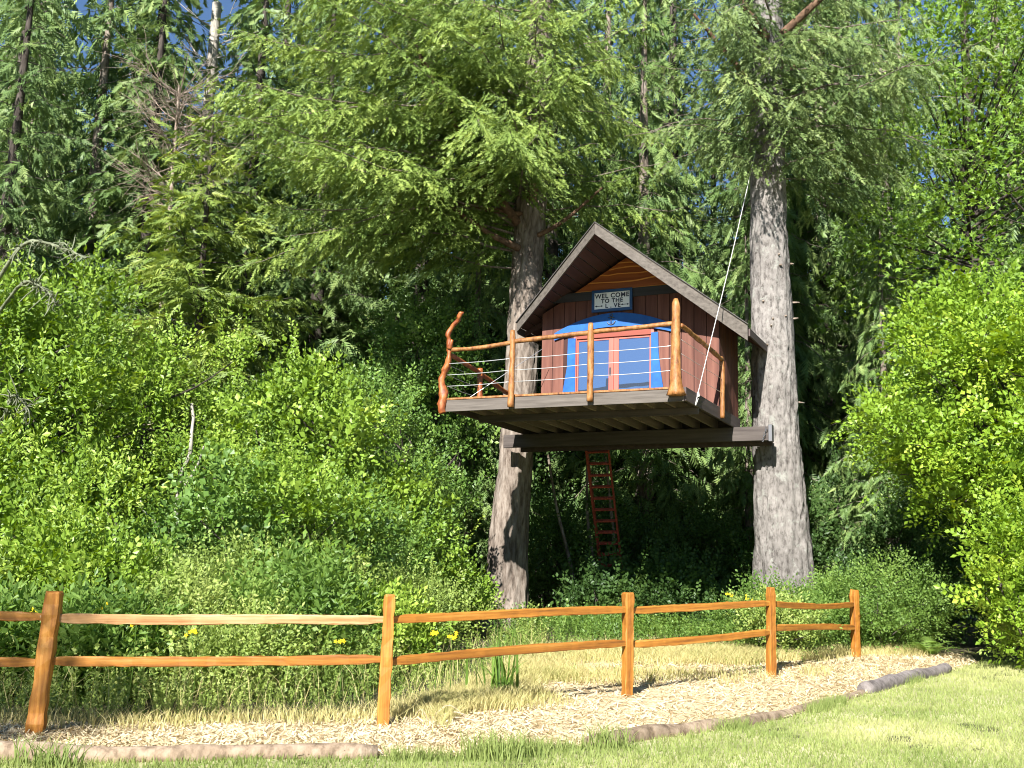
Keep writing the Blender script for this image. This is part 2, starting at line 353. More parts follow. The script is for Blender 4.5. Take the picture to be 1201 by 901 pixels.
# lawn grass: in front of the log line, within what can be seen and a step beyond
n = 340000; P = np.stack([rng.uniform(-6, 13, n), 6.8 + 13.5 * rng.uniform(0, 1, n) ** 1.5], -1)
Pe = spline(edge, 400); ey = np.interp(P[:, 0], Pe[:, 0], Pe[:, 1], right=99); ey = np.where(P[:, 0] > 7.4, 17.7 + (P[:, 0] - 7.4) * .2, ey)
keep = (P[:, 1] < ey + .02) & (np.abs(P[:, 0]) < 3 + .62 * P[:, 1])
P = P[keep]; dry = n2(P[:, 0], P[:, 1], .55, 9.) * .8 + n2(P[:, 0], P[:, 1], 1.9, 5.) * .5
gr = blades('lawn_grass', P, .055, .011, M['grass'], rng, .8, np.clip(dry - .22 + rng.normal(0, .16, len(P)), 0, 1))
tag(gr, 'short sunlit grass of the lawn in front of the log edging', 'grass', kind='stuff')
# longer grass left standing along the logs
t = rng.uniform(.18, .86, 9000); Q = edge_at(t) + np.stack([rng.normal(0, .05, 9000), -.16 + rng.normal(0, .05, 9000)], -1)
k = (n2(Q[:, 0], Q[:, 1], 1.4, 2.) > .55) & (Q[:, 0] > -.9); Q = Q[k]
tag(blades('edge_grass', Q, .12, .009, M['grass'], rng, .7, rng.uniform(.0, .7, len(Q))), 'taller grass left uncut along the log edging', 'grass', kind='stuff')
# bright uncut tufts against the logs
def tuft(px, py, r, n, h):
    a = rng.uniform(0, 6.28, n); d = r * np.sqrt(rng.uniform(0, 1, n)); return np.stack([px + d * np.cos(a) * 1.6, py + d * np.sin(a)], -1)
tf = np.concatenate([tuft(.0, 9.1, .22, 260, .2), tuft(-3.3, 8.28, .16, 120, .2), tuft(.9, 9.75, .15, 120, .2)])
tag(blades('uncut_grass', tf, .2, .010, M['grass'], rng, .9, rng.uniform(.0, .35, len(tf)), two=True), 'bright green uncut tufts in front of the edging logs', 'grass', kind='stuff')

# loose chips on the path
n = 56000; t = np.clip(rng.uniform(.05, .99, n), 0, 1); w = rng.uniform(-.01, 1, n) ** 1
A = edge_at(t); B = back_at(t); w = np.minimum(w, np.where(t > .55, .75, 1)); P = A * (1 - w)[:, None] + B * w[:, None] + rng.normal(0, .04, (n, 2))
a = rng.uniform(0, 2 * np.pi, n); L = rng.uniform(.012, .075, n); W = rng.uniform(.002, .006, n); tl = rng.normal(0, .35, n)
d = np.stack([np.cos(a), np.sin(a), np.sin(tl)], -1) * L[:, None]; s = np.stack([-np.sin(a), np.cos(a), rng.normal(0, .4, n)], -1) * W[:, None]
c = np.stack([P[:, 0], P[:, 1], gz(P[:, 0], P[:, 1]) + .014 + rng.uniform(0, .02, n)], -1)
V = np.stack([c - d - s, c + d - s, c + d + s, c - d + s], 1).reshape(-1, 3); Fq = np.arange(4 * n).reshape(-1, 4)
tag(link('loose_wood_chips', mesh_np('loose_wood_chips', V, Fq, M['chips'], rnd=np.repeat(rng.uniform(0, 1, n), 4))), 'pale wood chips and straw strewn over the path', 'wood chips', kind='stuff')
# dry grass at the back of the path and under the fence
n = 52000; t = np.where(rng.uniform(0, 1, n) < .5, rng.uniform(.05, .95, n), rng.uniform(.36, .8, n)); w = 1.0 + rng.normal(0, .10, n) - np.where(t > .4, rng.uniform(-.1, .45, n), 0)
A = edge_at(t); B = back_at(t); P = A * (1 - w)[:, None] + B * w[:, None] + rng.normal(0, .12, (n, 2))
k = (n2(P[:, 0], P[:, 1], .9, 7.) + np.clip((w - .75) * 2 * (P[:, 0] > -.5), -.1, .5) > .44) & ((P[:, 0] > -.8) | (rng.uniform(0, 1, n) < .35)); P = P[k]
tag(blades('dry_grass', P, .15, .009, M['straw'], rng, 1.1, np.clip(rng.normal(.5, .28, len(P)), 0, 1), two=True), 'straw coloured grass behind the rail fence', 'grass', kind='stuff')

# ------------------------------------------------------------------ edging logs
def log(x0, y0, x1, y1, r, mat, seed, label, lift=.2, taper=.85):
    rng = rg(seed); n = 26; t = np.linspace(0, 1, n); P = np.stack([x0 + (x1 - x0) * t, y0 + (y1 - y0) * t], -1)
    P[:, 1] += .05 * (vnoise(np.stack([t * 4, t * 0 + seed, t * 0], -1)) - .5)
    z = gz(P[:, 0], P[:, 1]) + r * (lift - .15); C = np.column_stack([P, z]); R = r * (1 - (1 - taper) * t) * (.97 + .06 * vnoise(np.stack([t * 7, t * 0, t * 0 + seed], -1)))
    R *= .76; R[0] *= .82; R[-1] *= .72
    V, T = tube_np(C - C[0], R, 14); V = V + (.22 * r) * (vnoise(V * np.array([3.5, 6, 12]) + seed) - .5)[:, None] * np.array([1, 1, 1])
    o = link('edging_log', mesh_np('edging_log', V, T, mat, smooth=True), loc=C[0]); tag(o, label, 'log', 'logs edging the wood chip path'); return o
log(-6.6, 8.20, -.98, 8.94, .12, M['log_tan'], 1, 'longest pale edging log, lying beside the leaning corner post of the fence', .45)
log(.02, 9.40, .55, 9.72, .10, M['log_tan'], 2, 'short stub of log almost buried in chips beside the longest log', .0)
log(.75, 9.86, 2.15, 11.12, .12, M['log_tan'], 3, 'thick tan edging log with dark broken underside at the lawn', .35)
log(2.18, 11.16, 3.1, 12.15, .10, M['log_tan'], 4, 'smooth tan log continuing the edging toward the end post', .3)
log(3.1, 12.2, 4.45, 13.9, .085, M['log_tan'], 6, 'thin pale log between the tan logs and the grey log', .25)
log(4.42, 13.86, 6.45, 16.35, .135, M['log_grey'], 5, 'weathered grey log at the far end of the edging', .5, .8)

# ------------------------------------------------------------------ fence
fence = empty('split_rail_fence', (-4.0, 9.85, float(gz(-4.0, 9.85))))
tag(fence, 'orange stained split rail fence with two rails between square posts', 'fence')
posts = [(-7.15, 9.35, 1.2, .13, .11), (-4.05, 9.85, 1.22, .14, .11), (-1.13, 10.65, 1.22, .11, .10), (1.42, 13.0, 1.18, .105, .10), (3.58, 15.1, 1.19, .10, .10), (5.63, 18.0, 1.06, .125, .11)]
leans = [0, .045, .012, 0, .01, .008]
fo = np.array(fence.location)
def post_mesh(h, w, d, seed, dx):
    rng = rg(seed); zs = np.concatenate([[-.25], np.linspace(0, h - .02, 14), [h]]); ring = []
    for q, z in enumerate(zs):
        s = .82 if q == len(zs) - 1 else 1.0; c = .16
        pts = np.array([(-1, -1 + c), (-1 + c, -1), (1 - c, -1), (1, -1 + c), (1, 1 - c), (1 - c, 1), (-1 + c, 1), (-1, 1 - c)]) * .5
        pts = pts * np.array([w, d]) * s * (1 + .05 * rng.normal()) + rng.normal(0, .003, (8, 2)) + np.array([dx * z, 0])
        ring.append(np.column_stack([pts, np.full(8, z) + (rng.normal(0, .006, 8) if q == len(zs) - 1 else 0)]))
    V = np.concatenate(ring); n = len(zs); i = np.arange(n - 1)[:, None] * 8; j = np.arange(8)[None]; k = (j + 1) % 8
    Q = np.stack([i + j, i + k, i + k + 8, i + j + 8], -1).reshape(-1, 4); T = np.concatenate([Q[:, [0, 1, 2]], Q[:, [0, 2, 3]]])
    V = np.concatenate([V, [[dx * h, 0, h + .004]]]); o = (n - 1) * 8; jj = np.arange(8)
    T = np.concatenate([T, np.stack([o + jj, o + (jj + 1) % 8, np.full(8, len(V) - 1)], 1)])
    return mesh_np('post', V, T, M['fence_post'])
for i, (x, y, h, w, d) in enumerate(posts):
    j = min(max(i, 1), len(posts) - 1); a = math.atan2(posts[j][1] - posts[j - 1][1], posts[j][0] - posts[j - 1][0])
    p = link('post', post_mesh(h, w, d, 40 + i, leans[i]), fence, np.array([x, y, float(gz(x, y))]) - fo, (0, 0, a * .6))
def rail_mesh(L, h, d, seed, sag):
    rng = rg(seed); n = 40; t = np.linspace(0, 1, n); ring = []
    for q, tt in enumerate(t):
        e = min(1.0, .55 + 4.5 * min(tt, 1 - tt) * L / 3) if (tt < .06 or tt > .94) else 1.0
        hh = h * e * (1 + .14 * (vnoise(np.array([tt * 5, seed, .5])) - .5) + .025 * rng.normal()); dd = d * e
        s = -sag * 4 * tt * (1 - tt) + .012 * (vnoise(np.array([tt * 3.2, seed, 8.])) - .5)
        pr = np.array([(-.5, -.42), (-.42, -.5), (.4, -.5), (.5, -.3), (.46, .36), (.3, .5), (-.36, .5), (-.5, .34)])
        pr = pr * np.array([dd, hh]) + rng.normal(0, .0022, (8, 2))
        ring.append(np.column_stack([np.full(8, tt * L), pr[:, 0], pr[:, 1] + s]))
    V = np.concatenate(ring); i = np.arange(n - 1)[:, None] * 8; j = np.arange(8)[None]; k = (j + 1) % 8
    Q = np.stack([i + j, i + k, i + k + 8, i + j + 8], -1).reshape(-1, 4); T = np.concatenate([Q[:, [0, 1, 2]], Q[:, [0, 2, 3]]])
    for o, s in ((0, -1), ((n - 1) * 8, 1)):
        c = np.arange(1, 7); T = np.concatenate([T, np.stack([np.full(6, o), o + c, o + c + 1], 1)[:, ::s]])
    return V, T
zl = [(1.02, 1.0, .60, .60), (.99, 1.0, .615, .625), (.985, .99, .60, .60), (.975, .985, .59, .60), (.975, .83, .65, .47)]
for i in range(5):
    (x0, y0, *_), (x1, y1, *_) = posts[i], posts[i + 1]
    for (za, zb, up) in ((zl[i][0], zl[i][1], 1), (zl[i][2], zl[i][3], 0)):
        A = np.array([x0, y0, float(gz(x0, y0)) + za]); B = np.array([x1, y1, float(gz(x1, y1)) + zb]); D = B - A; L = np.linalg.norm(D)
        A = A - D / L * .05; L += .10
        V, T = rail_mesh(L, .086, .065, 60 + i * 2 + up, [.0, .012, -.01, .0, .035][i] if up else [.0, .005, -.02, .015, -.01][i])
        m = M['fence_rail_pale'] if (i == 1 and up) else M['fence_rail']
        link('rail', mesh_np('rail', V, T, m), fence, A - fo, (0, -math.asin(D[2] / np.linalg.norm(D)), math.atan2(D[1], D[0])))

# ------------------------------------------------------------------ treehouse (local axes: x along the front, y to the back, z up from the deck top)
OH = np.array([2.86, 17.84, 4.66]); YAW = -.4358
U3 = np.array([math.cos(YAW), math.sin(YAW), 0]); V3 = np.array([-math.sin(YAW), math.cos(YAW), 0])
def HW(a, b, c): return OH + a * U3 + b * V3 + np.array([0, 0, c])
house = empty('treehouse', OH, YAW)
tag(house, 'red brown wooden treehouse with railed deck and blue arch, held between two firs', 'treehouse')
W, D, PD, UL = 4.50, 3.85, 2.39, 3.62
rng = rg(11)
# deck
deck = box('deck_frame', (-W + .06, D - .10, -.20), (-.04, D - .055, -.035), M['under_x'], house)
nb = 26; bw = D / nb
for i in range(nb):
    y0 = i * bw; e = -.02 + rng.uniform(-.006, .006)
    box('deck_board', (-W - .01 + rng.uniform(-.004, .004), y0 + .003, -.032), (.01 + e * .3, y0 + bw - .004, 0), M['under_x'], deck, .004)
box('deck_nosing', (-W - .01, -.055, -.028), (-.02, -.004, .010), M['log_rail'], house, .006)
box('front_fascia', (-W + .02, -.042, -.24), (.0, -.003, -.031), M['fascia'], house, .004)
box('side_fascia', (-.002, -.02, -.225), (.036, D, .004), M['fascia_y'], house, .004)
box('side_fascia', (-W + .01, .0, -.205), (-W + .05, D, -.034), M['fascia_y'], house, .004)
for x in np.linspace(-W + .42, -.40, 11): box('joist', (x - .022, .0, -.205), (x + .022, D - .10, -.034), M['joist'], deck, .003)
box('cross_beam', (-W + .3, .80, -.335), (.02, .86, -.208), M['under_x'], house, .005)
# main beam slung between the trunks
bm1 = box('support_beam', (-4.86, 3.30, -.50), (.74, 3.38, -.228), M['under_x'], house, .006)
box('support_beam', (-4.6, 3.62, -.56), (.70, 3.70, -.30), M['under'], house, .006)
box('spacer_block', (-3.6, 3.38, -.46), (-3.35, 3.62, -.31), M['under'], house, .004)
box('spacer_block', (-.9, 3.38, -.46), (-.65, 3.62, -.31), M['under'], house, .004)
br = box('steel_bracket', (.70, 3.28, -.52), (.77, 3.44, -.20), M['steel'], house, .004)
for k in range(5):
    a = np.linspace(0, 2 * np.pi, 13); r = .022
    L0 = np.array([.60 + .018 * k, 3.24, -.50 + .055 * k]); Pk = L0 + np.stack([r * .7 * np.cos(a) * (k % 2 == 0), r * .7 * np.cos(a) * (k % 2), 1.5 * r * np.sin(a)], -1)
    tube('chain_link', Pk, .006, M['steel'], br, 6)
# walls ------------------------------------------------------------
RIDGE = (-1.82, .575, 3.19); EL = (-4.17, 2.36, 1.88); ER = (.54, 2.36, 1.50); RB = 4.02
def roof_z(a):                                                   # underside of the roof above wall position a
    return (RIDGE[2] + (EL[2] - RIDGE[2]) * (RIDGE[0] - a) / (RIDGE[0] - EL[0]) if a < RIDGE[0] else RIDGE[2] + (ER[2] - RIDGE[2]) * (a - RIDGE[0]) / (ER[0] - RIDGE[0])) - .12
def prism(name, pts, y0, y1, mat, parent, smooth=False):        # polygon in the x-z plane given thickness
    n = len(pts); V = [(x, y0, z) for x, z in pts] + [(x, y1, z) for x, z in pts]
    Fs = [tuple(range(n)), tuple(range(2 * n - 1, n - 1, -1))] + [((i + 1) % n, i, n + i, n + (i + 1) % n) for i in range(n)]
    me = bpy.data.meshes.new(name); me.from_pydata(V, [], Fs); me.update()
    bmx = bmesh.new(); bmx.from_mesh(me); bmesh.ops.recalc_face_normals(bmx, faces=bmx.faces); bmx.to_mesh(me); bmx.free()
    me.materials.append(mat); return link(name, me, parent)
DX0, DX1, DZ = -2.93, -1.27, 1.62                                # door opening
fw = empty('front_wall'); fw.parent = house
bw = .2413; nbd = 15
for i in range(nbd):
    x0 = -UL + i * bw; x1 = x0 + bw; g = .007; off = rng.uniform(0, .006)
    def top(x): return min(roof_z(x), 2.32)
    segs = []
    if x1 > DX0 + .02 and x0 < DX1 - .02: segs.append(1.66)
    else: segs.append(-.0)
    z0 = segs[0]
    prism('wall_board', [(x0 + g, z0), (x1 - g, z0), (x1 - g, top(x1 - g)), (x0 + g, top(x0 + g))], PD - .022 - off, PD - .002, M['wall'], fw)
wl = [(-UL, 0), (DX0, 0), (DX0, 1.70), (DX1, 1.70), (DX1, 0), (0, 0), (0, roof_z(0) - .01), (RIDGE[0], roof_z(RIDGE[0]) - .01), (-UL, roof_z(-UL) - .01)]
prism('wall_panel', wl, PD, PD + .05, M['wall_back'], fw)
for name, a0, sgn in (('side_wall', 0.0, 1), ('side_wall', -UL, -1)):
    sw = empty(name); sw.parent = house; zt = roof_z(a0) + .02
    n = 6; dw = (D - .03 - PD) / n
    for i in range(n):
        lo, hi = sorted((a0 - sgn * .03, a0 - sgn * rng.uniform(0, .005)))
        box('wall_board', (lo, PD + .003 + i * dw + .004, .004), (hi, PD + (i + 1) * dw - .004, zt), M['wall'], sw, .003)
box('back_wall', (-UL, D - .03, .002), (0, D, roof_z(0) + .1), M['wall'], house, 0)
prism('back_gable', [(-UL, roof_z(0) + .1), (0, roof_z(0) + .1), (RIDGE[0], roof_z(RIDGE[0]) - .02), (-UL, roof_z(-UL) - .02)], D - .03, D, M['wall'], house)
tr = prism('gable_trim', [(-3.50, 2.275), (-.62, 2.275), (-.86, 2.45), (-3.22, 2.45)], PD - .05, PD - .024, M['trim_dark'], house)
# live edge gable boards, each lapped over the one above
gb = empty('gable'); gb.parent = house
zz = [2.44, 2.60, 2.73, 2.85, 2.95, 3.06]
def roof_x(z, side):
    for a in np.linspace(RIDGE[0], EL[0] if side < 0 else ER[0], 500):
        if roof_z(a) < z: return a
    return RIDGE[0]
for i in range(5):
    zb, zt = zz[i], zz[i + 1] + .05; xl, xr = roof_x(zb + .02, -1), roof_x(zb + .02, 1); n = 34
    xsb = np.linspace(xl, xr, n); ph = rng.uniform(0, 50)
    wv = .055 * (vnoise(np.stack([xsb * 1.7, xsb * 0 + ph, xsb * 0], -1)) - .5) + .03 * (vnoise(np.stack([xsb * 5, xsb * 0 + ph, xsb * 0 + 4], -1)) - .5)
    if i == 0: wv = wv * .2
    zl_ = zb + wv; zu = np.minimum(np.full(n, zt), np.array([max(roof_z(a), 0) for a in xsb]) - .004); zu = np.maximum(zu, zl_ + .004)
    yf = PD - .040 - .011 * i; V = []; Fs = []; mi = []
    ed = .022 * (1 + .5 * vnoise(np.stack([xsb * 3, xsb * 0 + ph, xsb * 0 + 9], -1)))
    for q in range(n):
        V += [(xsb[q], yf + .014, zl_[q]), (xsb[q], yf, min(zl_[q] + ed[q], zu[q])), (xsb[q], yf, zu[q]), (xsb[q], PD - .012, zu[q]), (xsb[q], PD - .012, zl_[q])]
    for q in range(n - 1):
        a, b = q * 5, q * 5 + 5
        for r in range(5): Fs.append((a + r, b + r, b + (r + 1) % 5, a + (r + 1) % 5)); mi.append(1 if r in (0, 4) else 0)
    me = bpy.data.meshes.new('gable_board'); me.from_pydata(V, [], Fs); me.materials.append(M['gable']); me.materials.append(M['live_edge'])
    me.polygons.foreach_set('material_index', mi); me.update(); link('gable_board', me, gb)
# roof ---------------------------------------------------------------
roof = empty('roof'); roof.parent = house
def slab(name, quad, th, mat, parent, off=0.0):
    q = [Vector(p) for p in quad]; nrm = (q[1] - q[0]).cross(q[3] - q[0]).normalized()
    if nrm.z < 0: nrm = -nrm
    V = [p + nrm * off for p in q] + [p + nrm * (off - th) for p in q]
    me = bpy.data.meshes.new(name); me.from_pydata(V, [], [(0, 1, 2, 3), (7, 6, 5, 4), (0, 4, 5, 1), (1, 5, 6, 2), (2, 6, 7, 3), (3, 7, 4, 0)])
    bmx = bmesh.new(); bmx.from_mesh(me); bmesh.ops.recalc_face_normals(bmx, faces=bmx.faces); bmx.to_mesh(me); bmx.free()
    me.materials.append(mat); return link(name, me, parent)
for E_ in (EL, ER):
    R0 = np.array(RIDGE); E0 = np.array(E_); Rb = np.array((RIDGE[0], RB, RIDGE[2])); Eb = np.array((E_[0], RB, E_[2]))
    slab('roof_sheet', [R0, E0, Eb, Rb], .025, M['roof_metal'], roof, .012)
    # soffit boards run from front to back under the sheet
    m = 12
    for i in range(m):
        f0, f1 = i / m + .004, (i + 1) / m - .004; P0 = R0 + (E0 - R0) * f0; P1 = R0 + (E0 - R0) * f1; B0 = Rb + (Eb - Rb) * f0; B1 = Rb + (Eb - Rb) * f1
        P0 = P0 + [0, .03, 0]; P1 = P1 + [0, .03, 0]
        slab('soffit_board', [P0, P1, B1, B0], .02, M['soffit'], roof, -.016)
    for i in range(7):                                            # raised seams on the metal
        f = (i + .5) / 7; P0 = R0 + (E0 - R0) * f
        dirr = (E0 - R0) / np.linalg.norm(E0 - R0) * .012
    # barge board down the raking front edge
    dn = np.array((0, 0, 1.)); h0, h1 = (.16, .15) if E_ is EL else (.18, .26)
    fr = np.array((0, -.03, 0)); V = [R0 + fr + dn * .045, E0 + fr + dn * .045, E0 + fr - dn * h1, R0 + fr - dn * h0]; V = V + [p + np.array((0, .045, 0)) for p in V]
    me = bpy.data.meshes.new('barge_board'); me.from_pydata([tuple(p) for p in V], [], [(0, 1, 2, 3), (7, 6, 5, 4), (0, 4, 5, 1), (1, 5, 6, 2), (2, 6, 7, 3), (3, 7, 4, 0)]); me.update()
    bmx = bmesh.new(); bmx.from_mesh(me); bmesh.ops.recalc_face_normals(bmx, faces=bmx.faces); bmx.to_mesh(me); bmx.free(); me.materials.append(M['fascia'])
    link('barge_board', me, roof)
    ec = np.array((.02 if E_ is ER else -.02, 0, 0)); slab('drip_edge', [R0 + [0, -.06, .055], E0 + ec + [0, -.06, .055], E0 + ec + [0, .05, .055], R0 + [0, .05, .055]], .012, M['roof_metal'], roof)
    s = 1 if E_ is ER else -1
    box('eave_board', (min(E0[0], E0[0] + s * .03), E0[1] + .05, E0[2] - .16), (max(E0[0], E0[0] + s * .03), RB, E0[2] - .02), M['fascia_y'], roof, .003)
    for y in (2.75, 3.3, 3.85):                                   # rafter tails under the eave
        a1 = 0.0 if s > 0 else -UL; zi = roof_z(a1)
        V = [(a1, y, zi + .03), (E0[0] - s * .005, y, E0[2] - .045), (E0[0] - s * .005, y, E0[2] - .14), (a1, y, zi - .07)]; V += [(x, yy + .05, z) for x, yy, z in V]
        me = bpy.data.meshes.new('rafter_tail'); me.from_pydata(V, [], [(0, 1, 2, 3), (7, 6, 5, 4), (0, 4, 5, 1), (1, 5, 6, 2), (2, 6, 7, 3), (3, 7, 4, 0)]); me.materials.append(M['soffit']); me.update(); link('rafter_tail', me, roof)
# door ----------------------------------------------------------------
door = empty('double_door'); door.parent = house
box('door_frame', (DX0, PD - .03, 0), (DX0 + .065, PD + .08, 1.62), M['door'], door)
box('door_frame', (DX1 - .065, PD - .03, 0), (DX1, PD + .08, 1.62), M['door'], door)
box('lintel', (DX0, PD - .028, 1.50), (DX1, PD + .08, 1.69), M['lintel'], door)
for x0, x1, hs in ((DX0 + .067, -2.098, 1), (-2.092, DX1 - .067, 0)):
    lf = box('door_leaf', (x0, PD + .0, .01), (x0 + (.03 if hs else .10), PD + .045, 1.495), M['door'], door, .004)
    box('stile', (x1 - (.10 if hs else .03), PD, .01), (x1, PD + .045, 1.495), M['door'], lf, .004)
    xi0, xi1 = x0 + (.03 if hs else .10), x1 - (.10 if hs else .03)
    box('rail', (xi0 + .001, PD + .002, .01), (xi1 - .001, PD + .043, .14), M['door'], lf, .004); box('rail', (xi0 + .001, PD + .002, 1.455), (xi1 - .001, PD + .043, 1.493), M['door'], lf, .004)
    box('pane', (xi0 - .005, PD + .018, .13), (xi1 + .005, PD + .026, 1.46), M['glass'], lf, 0)
    if hs:
        box('handle', (x1 - .085, PD - .012, .74), (x1 - .05, PD, .90), M['iron'], lf, .003)
# blue painted surround: arch and two shaped jambs
ax = np.linspace(-3.33, -.86, 41); t = (ax + 2.1) / 1.24; zo = 1.975 - .33 * np.abs(t) ** 1.9; zi = np.minimum(1.70 - .20 * np.abs(t) ** 2.0, zo - .07)
prism('arch', list(zip(ax, zi)) + list(zip(ax[::-1], zo[::-1])), PD - .066, PD - .030, M['blue'], house)
prism('jamb', [(-3.10, .0), (-3.16, .3), (-3.11, .6), (-3.05, .95), (-3.04, 1.52), (-2.88, 1.52), (-2.88, .0)], PD - .056, PD - .032, M['blue'], house)
prism('jamb', [(-1.32, .0), (-1.32, 1.53), (-1.18, 1.53), (-1.17, 1.1), (-1.12, .7), (-1.08, .45), (-1.13, .25), (-1.10, .0)], PD - .056, PD - .032, M['blue'], house)
# railing ---------------------------------------------------------------
def gnarl(n, seed, amp): q = rg(seed); return q.normal(0, amp, (n, 2))
tw = spline([(-4.50, -.06, -.27), (-4.53, -.07, -.10), (-4.50, -.05, .08), (-4.56, -.07, .30), (-4.50, -.05, .52), (-4.43, -.06, .72), (-4.42, -.05, .95), (-4.44, -.07, 1.15), (-4.37, -.06, 1.33), (-4.24, -.08, 1.46), (-4.15, -.10, 1.60)], 60)
tt = np.linspace(0, 1, 60); R = .070 - .032 * tt; R = R * (1 + .35 * (vnoise(np.stack([tt * 11, tt * 0, tt * 0 + 2], -1)) - .4)); R[:3] *= .9; R[-1] *= .6
Vt, Tt = tube_np(tw, R, 14); Vt = Vt + .045 * (vnoise(Vt * 11.0) - .5)[:, None] + .014 * (vnoise(Vt * 30.0) - .5)[:, None]
knob = tube_np(spline([(-4.40, -.08, .92), (-4.36, -.10, 1.02), (-4.34, -.10, 1.08)], 8), np.linspace(.05, .025, 8), 10)
Vt, Tt = cat_np([(Vt, Tt), knob]); tp = link('railing_post', mesh_np('railing_post', Vt, Tt, M['twisted'], smooth=True), house); tp['label'] = 'crooked varnished branch used as corner post'
def rpost(name, x, y, z0, z1, r0, r1, mat=None, flare=0.0):
    n = 22; t = np.linspace(0, 1, n); P = np.stack([x + .012 * (vnoise(np.stack([t * 3, t * 0 + x, t * 0], -1)) - .5), y + 0 * t, z0 + (z1 - z0) * t], -1)
    R = r0 + (r1 - r0) * t; R = R * (1 + .08 * (vnoise(np.stack([t * 9, t * 0 + x * 7, t * 0], -1)) - .5)); R = R * (1 + flare * np.exp(-t * 9)); R[-1] *= (.45 if flare else .8); R[-2] *= (.85 if flare else .97)
    V, T = tube_np(P, R, 14)
    V = V + .014 * (vnoise(V * np.array([16, 16, 7.]) + x) - .5)[:, None] * np.array([1, 1, 0])
    if flare: a = np.arctan2(V[:, 1] - y, V[:, 0] - x); k = np.clip(1 - (V[:, 2] - z0) / .35, 0, 1); V[:, :2] += ((V[:, :2] - [x, y]).T * (.22 * k * np.cos(5 * a))).T
    return link(name, mesh_np(name, V, T, mat or M['log_rail'], smooth=True), house)
rpost('railing_post', -3.12, -.10, -.22, 1.17, .056, .050); rpost('railing_post', -1.63, -.10, -.18, 1.19, .058, .050)
rpost('railing_post', -.12, -.09, -.15, 1.50, .083, .074, flare=.8)
rpost('railing_post', .075, 2.28, -.20, .90, .045, .04, M['log_rail'])
rpost('railing_post', -4.42, 1.25, -.02, .80, .06, .055, M['twisted']); rpost('railing_post', -4.42, 2.9, -.02, .55, .055, .05, M['twisted'])
def rrail(pts, r, mat=None):
    P = spline(pts, 30); t = np.linspace(0, 1, 30); R = r * (1 + .12 * (vnoise(np.stack([t * 8, t * 0 + P[0, 0], t * 0], -1)) - .5)); R[0] *= .7; R[-1] *= .7
    V, T = tube_np(P, R, 12); V = V + .014 * (vnoise(V * np.array([6., 16, 16]) + 5) - .5)[:, None]; link('handrail', mesh_np('handrail', V, T, mat or M['log_rail'], smooth=True), house)
rrail([(-4.42, -.05, .90), (-3.8, -.07, .90), (-3.12, -.07, .955)], .040); rrail([(-3.10, -.07, .97), (-2.3, -.075, 1.005), (-1.65, -.075, 1.03)], .043)
rrail([(-1.6, -.075, 1.035), (-.8, -.08, 1.055), (-.14, -.07, 1.085)], .042); rrail([(-.05, -.02, 1.06), (.05, 1.1, .95), (.07, 2.3, .90)], .042)
rrail([(-4.44, -.02, .84), (-4.42, 1.25, .70), (-4.42, 2.2, .55), (-4.42, 2.95, .48)], .045, M['twisted'])
px_ = [-4.46, -3.12, -1.63, -.12]
for i in range(3):
    for z in (.24, .45, .66):
        a, b = px_[i], px_[i + 1]; k = (a + b) / 2
        tube('cable', spline([(a + .04, -.085, z - .02 + .02 * i), (k, -.085, z - .022 + .02 * i), (b - .04, -.085, z + .02 * i)], 9), .0065, M['cable'], house, 6)
for z in (.3, .56, .8):
    tube('cable', spline([(-.04, -.05, z), (.04, 1.1, z - .03), (.07, 2.26, z - .03)], 7), .004, M['cable'], house, 6)
    tube('cable', spline([(-4.46, 0, z * .8), (-4.43, .6, z * .78 - .02), (-4.42, 1.22, z * .75)], 7), .004, M['cable'], house, 6)
tube('cable', [(-4.30, .35, .0), (-3.4, 1.9, 1.25)], .006, M['cable'], house, 6)

# sign, anchor, rope, ladder: things of their own
def at_house(name, a, b, c): return empty(name, HW(a, b, c), YAW)
sg = at_house('welcome_sign', -2.11, PD - .035, 2.225); tag(sg, 'blue framed white sign with hand lettered welcome and arrows above the arch', 'sign')
box('sign_board', (-.37, -.055, -.17), (.37, -.038, .17), M['sign_white'], sg, .002)
sfm = empty('frame'); sfm.parent = sg
for lo, hi in (((-.42, -.072, .165), (.42, -.03, .222)), ((-.42, -.072, -.222), (.42, -.03, -.165)), ((-.42, -.07, -.164), (-.365, -.03, .164)), ((.365, -.07, -.164), (.42, -.03, .164))):
    box('frame_strip', lo, hi, M['sign_blue'], sfm, .004)
def text(s, x, z, size, par, mat):
    cu = bpy.data.curves.new('lettering', 'FONT'); cu.body = s; cu.size = size; cu.align_x = 'CENTER'; cu.extrude = .002; cu.offset = .0035; cu.space_character = 1.15
    o = bpy.data.objects.new('lettering', cu); COL.objects.link(o); bpy.context.view_layer.update()
    me = bpy.data.meshes.new_from_object(o.evaluated_get(bpy.context.evaluated_depsgraph_get())); bpy.data.objects.remove(o)
    me.materials.clear(); me.materials.append(mat); t_ = link('lettering', me, par, (x, -.0585, z), (math.pi / 2, 0, 0)); t_['kind'] = 'stuff'; return t_
text('WEL COME', .0, .055, .125, sg, M['ink']); text('TO THE', .0, -.045, .115, sg, M['ink']); text('L . VE', .02, -.145, .115, sg, M['ink'])
for cx in (-.27, .27):
    box('arrow', (cx - .07, -.061, -.108), (cx + .07, -.0555, -.098), M['ink'], sg, 0)
    for sx in (-1, 1): prism('arrow_head', [(cx + sx * .085, -.103), (cx + sx * .045, -.085), (cx + sx * .045, -.121)], -.0605, -.0556, M['ink'], sg)
an = at_house('anchor_ornament', -2.13, PD - .075, 1.83); tag(an, 'small grey anchor ornament at the crown of the blue arch', 'ornament')
